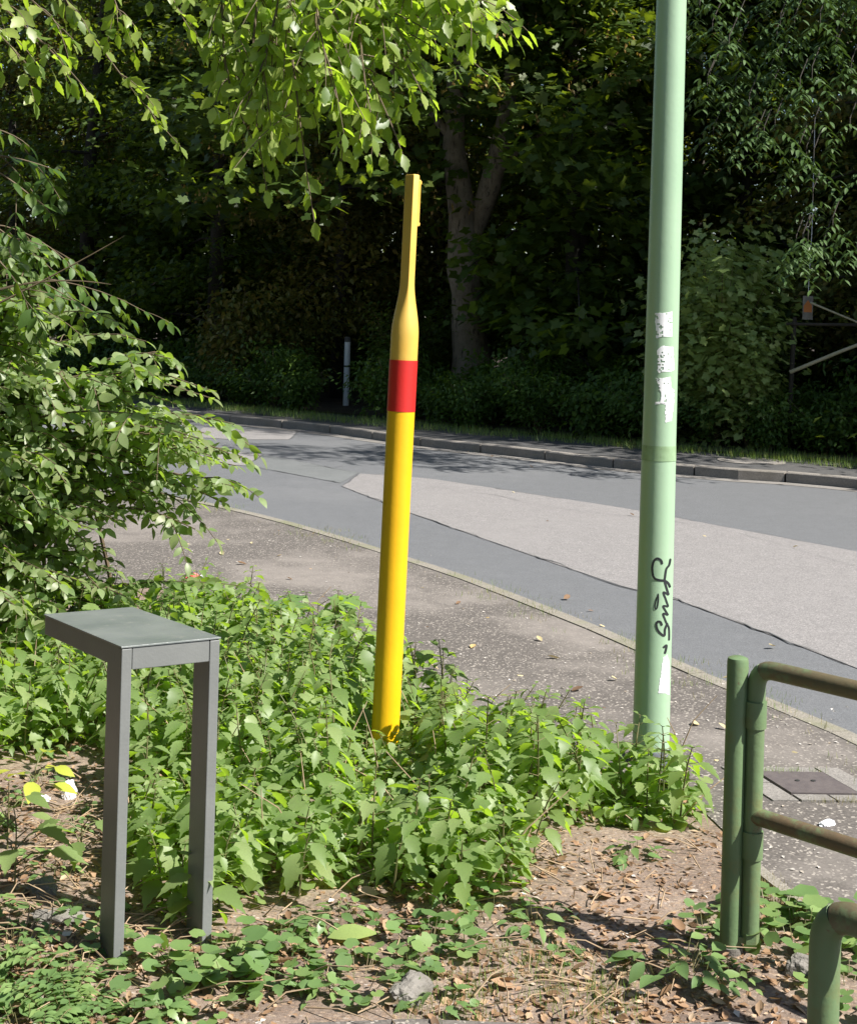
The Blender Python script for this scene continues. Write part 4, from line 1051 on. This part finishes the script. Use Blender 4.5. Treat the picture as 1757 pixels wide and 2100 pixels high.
net_poly = [(-60, 1600), (120, 1560), (215, 1530), (262, 1600), (250, 1800), (310, 1900), (440, 1925), (560, 1860), (760, 1820), (900, 1885), (1080, 1870), (1100, 1740), (1250, 1710), (1440, 1700), (1440, 1620), (1290, 1595), (1000, 1530), (860, 1450), (740, 1345), (480, 1285), (250, 1300), (-60, 1380)]
npw = [(p.x, p.y) for p in (at(*q) for q in net_poly)]
bx = [min(p[0] for p in npw), max(p[0] for p in npw), min(p[1] for p in npw), max(p[1] for p in npw)]
pos = []; tries = 0
while len(pos) < 300 and tries < 20000:
    tries += 1; x, y = nr.uniform(bx[0], bx[1]), nr.uniform(bx[2], bx[3])
    if not inside(npw, x, y): continue
    dm = .085 if y < 6 else .11
    if any((x - a) ** 2 + (y - b) ** 2 < dm * dm for a, b in pos): continue
    if (x - YB.x) ** 2 + (y - YB.y) ** 2 < .008: continue
    pos.append((x, y))
pos.sort(key=lambda p: p[1])
def net_lab(x, y, near_):
    t = x / y
    w_ = 'left of the stand' if t < -.21 else ('behind and between the stand legs' if t < -.14 else ('left of the yellow post' if t < -.035 else ('right of the yellow post' if t < .07 else 'at the foot of the lamp post')))
    d_ = 'front' if near_ else 'back'
    return 'stinging nettle %s, in the %s of the patch' % (w_, d_), 'nettle', 'nettles %s, %s of the patch' % (w_, d_)
for i, (x, y) in enumerate(pos):
    ex = min(1, max(0, edge_dist(x, y)) / .7); hk = int(max(0, min(9, (2 + 6 * ex + nr.normal(0, 1.6))))) if x > .15 else int(max(0, min(9, 4 + 3 * ex + nr.normal(0, 2))))
    near_ = i < 95
    low_ = (abs(x / y - YB.x / YB.y) < .032 and YB.y - 1.0 < y < YB.y) or (abs(x / y - LB.x / LB.y) < .026 and LB.y - .35 < y < LB.y)
    if i < 45: hk = int(nr.integers(0, 4 + i // 9))
    t = tag(empty('nettle_plant', (x, y, soil_z(x, y)), nr.uniform(0, 6.28)), *net_lab(x, y, near_))
    hk = int(nr.integers(0, 2)) if low_ else hk; sc = nr.uniform(.88, 1.12) * (.72 if low_ else 1); t.scale = (sc, sc, sc); t.rotation_euler = (nr.normal(0, .06), nr.normal(0, .06), nr.uniform(0, 6.28))
    st_, its, fol = NET[hk]; obj('stem', st_, t)
    if near_:
        for k, A, tt in its: leaf_obj('leaf', k, 'nettle', A, t)
    else: obj('foliage', fol, t)
it = []
while len(it) < 11000:
    x, y = nr.uniform(bx[0], bx[1]), nr.uniform(bx[2], bx[3])
    if not inside(npw, x, y): continue
    ed_ = min(1, max(0, edge_dist(x, y)) / .5); lw = (abs(x / y - YB.x / YB.y) < .032 and y < YB.y) or (abs(x / y - LB.x / LB.y) < .035 and y < LB.y); z = soil_z(x, y) + nr.uniform(.01, .20) * (.4 + .6 * ed_) * (.5 if lw else 1); az = nr.uniform(0, 6.28); pt_ = nr.uniform(-.2, .9)
    it.append((('nettle', 'dog', 'round')[nr.integers(3)], lmat((x, y, z), (math.cos(az) * math.cos(pt_), math.sin(az) * math.cos(pt_), -math.sin(pt_)), np.array([math.cos(az) * math.sin(pt_), math.sin(az) * math.sin(pt_), math.cos(pt_)]) + rv(.25), nr.uniform(.03, .06)), nr.random()))
tag(obj('nettle_undergrowth', join_leaves('nettle_undergrowth', it, M['nettle'])), 'small leaves filling the floor of the nettle patch', 'ground cover', kind='stuff')
# taller mallow-like weed and single plants standing out of the patch
def weed(px, py, h, matn, shp, size, label, name, n=6, cat='weed', z=None, droop=.25):
    p = on_soil(px, py); t = tag(empty(name, p), label, cat); mb = MB()
    for k in range(n):
        az = k * 2.4 + rng.uniform(-.3, .3); f = .35 + .65 * (k + 1) / n; o_ = np.array([math.cos(az), math.sin(az), .15]); b = np.array([0, 0, h * f * .8]); e = b + o_ * size * rng.uniform(.5, .9) + np.array([0, 0, h * .12])
        mb.tube([b, (b + e) / 2 + np.array([0, 0, .015]), e], [.002, .0017, .0014], 4, False)
        leaf_obj('leaf', shp, matn, lmat(e, o_ - np.array([0, 0, droop]), np.array([-.2 * o_[0], -.2 * o_[1] - .15, 1]) + rv(.15), size * rng.uniform(.8, 1.2)), t)
    mb.tube([(0, 0, -.03), (0, 0, h * .85)], [.003, .002], 5, False); mb.build('stem', M['green_stem'], t)
weed(650, 1330, .26, 'ivy', 'maple', .15, 'pale lobed leaf weed rising behind the nettles left of the yellow post', 'mallow_weed', 6)
weed(480, 1300, .24, 'nettle', 'lance', .13, 'upright narrow leaved weed beside the red and white wrapper', 'upright_weed', 7)
weed(70, 1665, .16, 'lime', 'dog', .095, 'bright yellow green seedling at the left edge', 'yellow_seedling', 7, 'seedling')
weed(845, 1400, .16, 'nettle', 'round', .06, 'small leafy weed at the pavement edge right of the yellow post', 'pavement_weed', 7)
weed(30, 1830, .22, 'nettle', 'nettle', .11, 'loose nettle shoot at the left edge above the litter', 'nettle_shoot', 8, 'nettle')
weed(15, 1740, .2, 'nettle', 'dog', .09, 'small leafy shoot below the yellow seedling at the left edge', 'leafy_shoot', 8)
weed(165, 1790, .16, 'nettle', 'nettle2', .09, 'lone nettle shoot left of the stand leg', 'nettle_shoot', 6, 'nettle')

dead = MB()
for i in range(70):
    x, y = pos[nr.integers(len(pos))]; x += nr.normal(0, .05); y += nr.normal(0, .05); z = soil_z(x, y); h = nr.uniform(.12, .38); dx, dy = nr.normal(0, .16), nr.normal(0, .10)
    dead.tube([(x, y, z), (x + dx * .5, y + dy * .5, z + h * .6), (x + dx, y + dy, z + h * nr.uniform(.75, 1.0))], [.0026, .002, .0011], 4, False)
tag(dead.build('dead_stems', M['dead_stem']), 'dry pale stems standing among the nettles', 'stems', kind='stuff')
# ground ivy and small herb clumps
def clump_items(seed, R, n, size, shape, h):
    g = np.random.default_rng(seed); items = []; mb = MB()
    for i in range(n):
        az = g.uniform(0, 6.28); r = R * math.sqrt(g.random()); p = np.array([math.cos(az) * r, math.sin(az) * r, h * g.uniform(.3, 1) * (1.15 - .6 * r / R)])
        mb.tube([(p[0] * .5, p[1] * .5, -.02), p], [.0014, .001], 3, False)
        o_ = np.array([math.cos(az), math.sin(az), 0]); items.append((shape, lmat(p, o_ + g.normal(0, .4, 3) * np.array([1, 1, .3]), np.array([0, 0, 1]) + o_ * .35 + g.normal(0, .25, 3), size * g.uniform(.65, 1.2)), g.random()))
    return mb, items
def pinnate_items(seed, n, L):
    g = np.random.default_rng(seed); items = []; mb = MB()
    for i in range(n):
        az = g.uniform(0, 6.28); o_ = np.array([math.cos(az), math.sin(az), 0]); b = np.array([g.normal(0, .03), g.normal(0, .03), 0]); pth = [b, b + o_ * L * .4 + np.array([0, 0, L * .55]), b + o_ * L + np.array([0, 0, L * .45])]; pth = bez(pth, 9)
        mb.tube(pth, [.0015] * 9, 3, False); tint = g.random()
        for q in range(2, 9):
            t = pth[q] - pth[q - 1]; sd_ = np.cross(t, (0, 0, 1)); sd_ /= np.linalg.norm(sd_) + 1e-9
            for s_ in (-1, 1): items.append(('dog', lmat(pth[q], sd_ * s_ + t * 8 * .4, np.array([0, 0, 1]) + g.normal(0, .2, 3), L * .30 * (1 - .05 * q)), tint))
    return mb, items
CL = []
for k, (a) in enumerate([(.10, 22, .050, 'round', .07), (.13, 30, .045, 'round', .06), (.08, 16, .042, 'round', .05), (.11, 24, .05, 'dog', .07), (.13, 28, .052, 'round', .09), (.10, 20, .05, 'nettle2', .06)]):
    mb, it = clump_items(700 + k, *a); CL.append((mesh('stems', mb.V, mb.F, M['green_stem']), it, 'ivy'))
for k in range(2):
    mb, it = pinnate_items(720 + k, 8, .16); CL.append((mesh('stems', mb.V, mb.F, M['green_stem']), it, 'ivy'))
CLJ = [join_leaves('foliage', it, M['ivy']) for _, it, _ in CL]
def clump(px, py, k, sc, label, group=None, parts=False, name='ground_ivy', cat='herb'):
    p = on_soil(px, py); t = tag(empty(name, p, rng.uniform(0, 6.28)), label, cat, group); t.scale = (sc,) * 3; obj('stems', CL[k][0], t)
    if parts:
        for kk, A, tt in CL[k][1]: leaf_obj('leaf', kk, 'ivy', A, t)
    else: obj('foliage', CLJ[k], t)
for px, py, k, sc, lab in [(340, 2010, 4, .85, 'round leaved ground ivy clump between the stand legs'), (425, 1985, 4, 1.15, 'lush round leaved clump at the foot of the right stand leg'), (400, 2060, 1, 1.0, 'low ground ivy below the right stand leg'), (480, 2010, 0, .9, 'ground ivy clump right of the stand'),
                           (740, 2010, 1, 1.0, 'ground ivy clump left of the grey stone'), (600, 1990, 0, .8, 'small ground ivy clump left of centre on the litter'), (880, 1935, 0, .9, 'ground ivy clump behind the grey stone'), (955, 1945, 2, .9, 'tiny ground ivy clump right of the one behind the stone'), (900, 2068, 5, .8, 'small toothed herb right of the grey stone'),
                           (1300, 1762, 5, .9, 'small herb alone on the bare soil below the lamp post'), (1385, 1995, 3, 1.2, 'leafy herb clump left of the gate post foot'), (1430, 2000, 3, 1.0, 'leafy herb clump right against the gate post foot'), (1500, 2010, 3, .7, 'small herb in front of the gate post foot'), (1590, 1905, 4, 1.1, 'lush round leaved clump right of the gate post'), (1640, 1940, 4, 1.1, 'round leaved clump between both gates'), (1560, 1880, 1, .9, 'low clump on the moss behind the gate post'), (1740, 1930, 4, 1.1, 'round leaved clump at the right edge behind the near gate'), (1740, 2040, 1, 1.0, 'low clump at the lower right corner'), (1450, 1905, 2, 1.0, 'tiny herb left of the gate post'),
                           (930, 1830, 5, 1.2, 'toothed herb below the nettle patch right of centre'), (1010, 1880, 5, 1.1, 'toothed herb at the right tip of the nettle patch'), (1100, 1905, 3, .9, 'small loose herb beyond the nettle patch tip'), (640, 1900, 3, .7, 'small herb in front of the nettles'), (560, 1930, 2, 1.0, 'tiny herb in the litter left of centre'), (850, 1985, 2, .8, 'tiny herb above the grey stone'), (1150, 1960, 2, .6, 'tiny herb on the bare soil right of the stone')]:
    clump(px, py, k, sc, lab, None, True)
for i, (px, py) in enumerate([(-10, 1990), (60, 1975), (130, 2010), (170, 1990), (20, 2050), (90, 2065), (160, 2060), (150, 2100), (300, 2095), (60, 2110), (190, 2105), (330, 2100), (-30, 2090), (30, 1950), (120, 2090)]):
    clump(px, py, (6, 5, 3, 1, 5, 0, 3)[i % 7], rng.uniform(.6, .95), 'low feathery and round leaved herb of the mat in the lower left corner', 'herbs in the lower left corner', False, 'corner_herb')
for i, (px, py) in enumerate([(20, 1640), (150, 1700), (60, 1760), (190, 1660), (120, 1800), (10, 1880), (180, 1880), (60, 1920), (215, 1930), (-30, 1700), (100, 1600), (520, 1960), (620, 1945), (690, 1890), (470, 1950), (560, 2030), (660, 2040), (780, 1900)]):
    clump(px, py, (5, 3, 2)[i % 3], rng.uniform(.6, .95), 'small scattered herb growing out of the litter ' + ('left of the stand' if px < 260 else 'right of the stand'), 'scattered herbs ' + ('left of the stand' if px < 260 else 'right of the stand'), False, 'scattered_herb')
for i, (px, py) in enumerate([(60, 1480), (120, 1450), (20, 1520), (150, 1520), (90, 1540), (10, 1440), (170, 1470)]):
    clump(px, py, (3, 5, 0)[i % 3], rng.uniform(1.0, 1.3), 'leafy herb below the dogwood left of the stand', 'herbs left of the stand', False, 'leafy_herb')

# ------------------------------------------------------------------ stones, wrappers, litter
def rock(name, px, py, size, mat, label, cat='stone', seed=0, z=None, loc_=None):
    p = on_soil(px, py) if loc_ is None else loc_
    import bmesh
    bm = bmesh.new(); bmesh.ops.create_icosphere(bm, subdivisions=4, radius=.5)
    for v_ in bm.verts:
        c = v_.co; n_ = mn.noise(c * 2.2 + Vector((seed * 3.1, 0, 0))) * .30 + mn.noise(c * 5 + Vector((seed, 7, 0))) * .12 + mn.noise(c * 13 + Vector((seed, 2, 0))) * .05 + mn.noise(c * 30) * .02; v_.co = c * (1 + n_); v_.co = Vector((round(v_.co.x * 7) / 7 * .5 + v_.co.x * .5, round(v_.co.y * 7) / 7 * .5 + v_.co.y * .5, v_.co.z)); v_.co = Vector((v_.co.x * size[0], v_.co.y * size[1], (v_.co.z + .12) * size[2]))
    me = bpy.data.meshes.new(name); bm.to_mesh(me); bm.free(); me.materials.append(mat); o = obj(name, me); o.location = p; o.rotation_euler = (0, 0, seed); tag(o, label, cat); return o
rock('grey_stone', 845, 2040, (.13, .08, .075), M['stone'], 'weathered grey stone with a pale cap at the bottom centre', seed=1)
rock('dark_stone', 85, 1832, (.10, .08, .07), M['dark_stone'], 'dark broken stone in the litter at the left', seed=2)
rock('flat_stone', 120, 1890, (.15, .07, .04), M['stone'], 'flat grey stone below the dark one at the left', seed=3)
rock('white_lump', 140, 1635, (.05, .04, .09), M['white_litter'], 'small white lump beside the yellow seedling', 'litter', seed=4)
rock('white_lump', 90, 1640, (.07, .04, .02), M['white_litter'], 'flat white scrap under the yellow seedling', 'litter', seed=5)
rock('pale_stone', 1640, 2000, (.08, .06, .07), M['stone'], 'mossy stone between the two gates', seed=6)
rock('white_scrap', 1695, 1690, (.07, .035, .025), M['white_litter'], 'crumpled white paper on the pavement behind the gate', 'litter', seed=7, loc_=at(1695, 1692))
wr = tag(empty('wrapper', at(400, 1203)), 'red and white wrapper on the pavement behind the nettles', 'litter')
def crumple(name, mat, off, size, seed):
    V = []; Fc = []; n = 7
    for i in range(n):
        for j in range(n): V.append(((i / (n - 1) - .5) * size[0] + off[0], (j / (n - 1) - .5) * size[1] + off[1], .012 + size[2] * (1 - (2 * i / (n - 1) - 1) ** 2) * (.5 + .5 * mn.noise((i * .9, j * .9, seed)))))
    for i in range(n - 1):
        for j in range(n - 1): Fc.append((i * n + j, (i + 1) * n + j, (i + 1) * n + j + 1, i * n + j + 1))
    o = obj(name, mesh(name, V, Fc, mat), wr); md = o.modifiers.new('thick', 'SOLIDIFY'); md.thickness = .001
crumple('white_side', M['white_litter'], (.03, 0), (.13, .09, .07), 2); crumple('red_side', M['red_litter'], (-.02, .06), (.13, .05, .09), 5)
yl = on_soil(710, 1938); o = leaf_obj('green_leaf', 'dog2', 'maple_pale', lmat((yl.x - .05, yl.y, yl.z + .015), (1, .2, .35), (-.4, -.3, 1), .13), None); tag(o, 'single large pale green fallen leaf on the soil left of centre', 'leaf')

# fallen leaves one can pick out
def fallen(px, py, on, i, road_=False):
    p = at(px, py, RZ) if road_ else (at(px, py) if on else on_soil(px, py)); zz = (RZ + .012 if road_ else .004) if (on or road_) else p.z + .006
    az = nr.uniform(0, 6.28); s = nr.uniform(.035, .068)
    o = leaf_obj('fallen_leaf', ('dead', 'dead2')[i % 2], 'pale_dead' if (on or road_) and i % 3 else 'dead_leaf', lmat((p.x, p.y, zz), (math.cos(az), math.sin(az), nr.normal(.05, .1)), (nr.normal(0, .3), nr.normal(0, .3), 1), s), None)
    return o
road_poly = [at(x, y) for x, y in near_px]
k = 0
for (px, py) in [(930, 1240), (1000, 1275), (1110, 1320), (880, 1290), (960, 1330), (1060, 1385), (1180, 1420), (700, 1205), (560, 1140), (640, 1160), (520, 1115), (470, 1105), (600, 1190), (690, 1135), (640, 1090), (560, 1085), (450, 1140), (380, 1125), (420, 1090), (870, 1200), (1150, 1350), (1230, 1450), (1420, 1480), (1460, 1560), (1610, 1690), (1560, 1560), (1690, 1730), (1720, 1640), (1500, 1500), (345, 1150), (500, 1160), (740, 1250), (1270, 1400), (660, 1225), (900, 1370), (1640, 1545)]:
    o = fallen(px + nr.normal(0, 6), py + nr.normal(0, 4), True, k); k += 1; tag(o, 'pale fallen leaf lying on the near pavement', 'fallen leaf', 'fallen leaves on the near pavement')
for (px, py) in [(1155, 1232), (1228, 1285), (1590, 1330), (1205, 1255), (1480, 1395), (1440, 1100), (1300, 1060), (1050, 1010), (1625, 1125), (1120, 1070)]:
    o = fallen(px, py, False, k, True); k += 1; tag(o, 'pale fallen leaf lying on the road surface', 'fallen leaf', 'fallen leaves on the road')
k = 0
while k < 70:
    px, py = nr.uniform(-20, 1640), nr.uniform(1720, 2090)
    p = at(px, py)
    if edge_dist(p.x, p.y) < .05 or (inside(net_poly, px, py) and nr.random() < .9): continue
    o = fallen(px, py, False, k); tag(o, 'dry curled fallen leaf on the bare soil in front', 'fallen leaf', 'fallen leaves on the soil'); k += 1
for (px, py) in [(1180, 950), (1245, 958), (1010, 940), (1340, 1000), (960, 930), (830, 925), (1120, 885), (1330, 925), (1460, 935), (700, 893), (560, 872), (1085, 958)]:
    o = fallen(px, py, False, k, True); o.location.z += .012; k += 1; tag(o, 'orange fallen leaf at the foot of the far kerb', 'fallen leaf', 'fallen leaves by the far kerb')

# fine litter, chips, stalks and grass nobody could count
it = []; ch = []; gs = []; dg = []; stalks = MB()
while len(it) < 9000:
    px, py = nr.uniform(-120, 1700), nr.uniform(1480, 2110); p = at(px, py); d = edge_dist(p.x, p.y)
    if d < .02 or mn.noise((p.x * 3.1, p.y * 3.1, 8)) < nr.uniform(-.5, .25): continue
    z = soil_z(p.x, p.y) + .004; az = nr.uniform(0, 6.28); A = lmat((p.x, p.y, z), (math.cos(az), math.sin(az), nr.normal(0, .15)), (nr.normal(0, .35), nr.normal(0, .35), 1), nr.uniform(.008, .03) * (1.5 if nr.random() < .12 else 1))
    if len(it) % 22 == 0: ch.append(('rhomb', A * 1, nr.random()))
    it.append((('dead', 'dead2', 'rhomb')[nr.integers(3)], A, nr.random()))
tag(obj('leaf_litter', join_leaves('leaf_litter', it, M['dead_leaf'])), 'brown leaf litter strewn over the soil', 'leaf litter', kind='stuff')
for i in range(900):
    px, py = nr.uniform(300, 1757), nr.uniform(1080, 1800); p = at(px, py); d = edge_dist(p.x, p.y)
    if d > -.03: continue
    pn = min(near_c, key=lambda q: (q - Vector((p.x, p.y, 0))).length)
    if (pn - Vector((p.x, p.y, 0))).length < .14 or p.x > pn.x + .02 and False: continue
    if p.x - pn.x > 0 and p.y - pn.y > -.05: continue
    az = nr.uniform(0, 6.28); ch.append(('rhomb', lmat((p.x, p.y, .0035), (math.cos(az), math.sin(az), 0), (nr.normal(0, .2), nr.normal(0, .2), 1), nr.uniform(.008, .022)), nr.random()))
tag(obj('pale_chips', join_leaves('pale_chips', ch, M['chip'])), 'pale chips and grit scattered on soil and pavement', 'grit', kind='stuff')
for i in range(420):
    px, py = (nr.uniform(-40, 420), nr.uniform(1600, 1960)) if i < 190 else (nr.uniform(0, 1450), nr.uniform(1650, 2090)); p = at(px, py)
    if edge_dist(p.x, p.y) < .05: continue
    az = nr.uniform(0, 6.28); L = nr.uniform(.04, .22); z = soil_z(p.x, p.y) + .008; e = Vector((p.x + math.cos(az) * L, p.y + math.sin(az) * L * .7, z + nr.uniform(-.004, .05)))
    stalks.tube([(p.x, p.y, z), ((p.x + e.x) / 2 + nr.normal(0, .01), (p.y + e.y) / 2, (z + e.z) / 2 + .012), e], [.0022, .0018, .001], 4, False)
tag(stalks.build('dry_stalks', M['dead_stem']), 'dry broken stalks and twigs lying on the soil', 'twigs', kind='stuff')
def tuft(x, y, z, n, h, lst, spread=.03):
    for i in range(n):
        az = nr.uniform(0, 6.28); lst.append(('blade', lmat((x + nr.normal(0, spread), y + nr.normal(0, spread), z), (math.cos(az) * .6, math.sin(az) * .6, 1), (math.cos(az), math.sin(az), .4), h * nr.uniform(.5, 1.2)), nr.random()))
for i in range(260):
    px, py = nr.uniform(820, 1300), nr.uniform(1960, 2095); p = at(px, py)
    if edge_dist(p.x, p.y) > .05: tuft(p.x, p.y, soil_z(p.x, p.y), 6, .028, gs, .02)
for i in range(200):
    px, py = nr.uniform(1530, 1680), nr.uniform(1770, 1900); p = at(px, py)
    if edge_dist(p.x, p.y) > .03: tuft(p.x, p.y, soil_z(p.x, p.y), 9, .025, dg, .025)
nc_in = offset(near_c, -.11)
for i in range(len(nc_in)):
    p = nc_in[i]
    if not (4 < p.y < 14): continue
    for q in range(34):
        if mn.noise((p.x * 1.3, p.y * 1.3, 2)) > -.05 or nr.random() < .12: tuft(p.x + nr.normal(0, .10) , p.y + nr.normal(0, .16), 0.003, 6, .03, gs if q % 3 else dg, .025)
for k_ in range(60):
    a, b = nr.uniform(-.1, .9), nr.choice([-.55, .82]); p = ctr + u * (a - .3) + v * b * 1.0; tuft(p.x, p.y, .004, 5, .02, gs if b < 0 else dg, .015)
for i in range(3200):
    s_ = nr.uniform(-15, 9); p = wood(s_, nr.uniform(1.62, 2.5)); tuft(p.x, p.y, RZ + .12, 6, .08, gs, .06)
tag(obj('grass_tufts', join_leaves('grass_tufts', gs, M['grass'])), 'short green grass along the verge and in joints', 'grass', kind='stuff')
tag(obj('dry_moss', join_leaves('dry_moss', dg, M['dry_grass'])), 'yellowish moss and dry grass along kerb and gate', 'moss', kind='stuff')
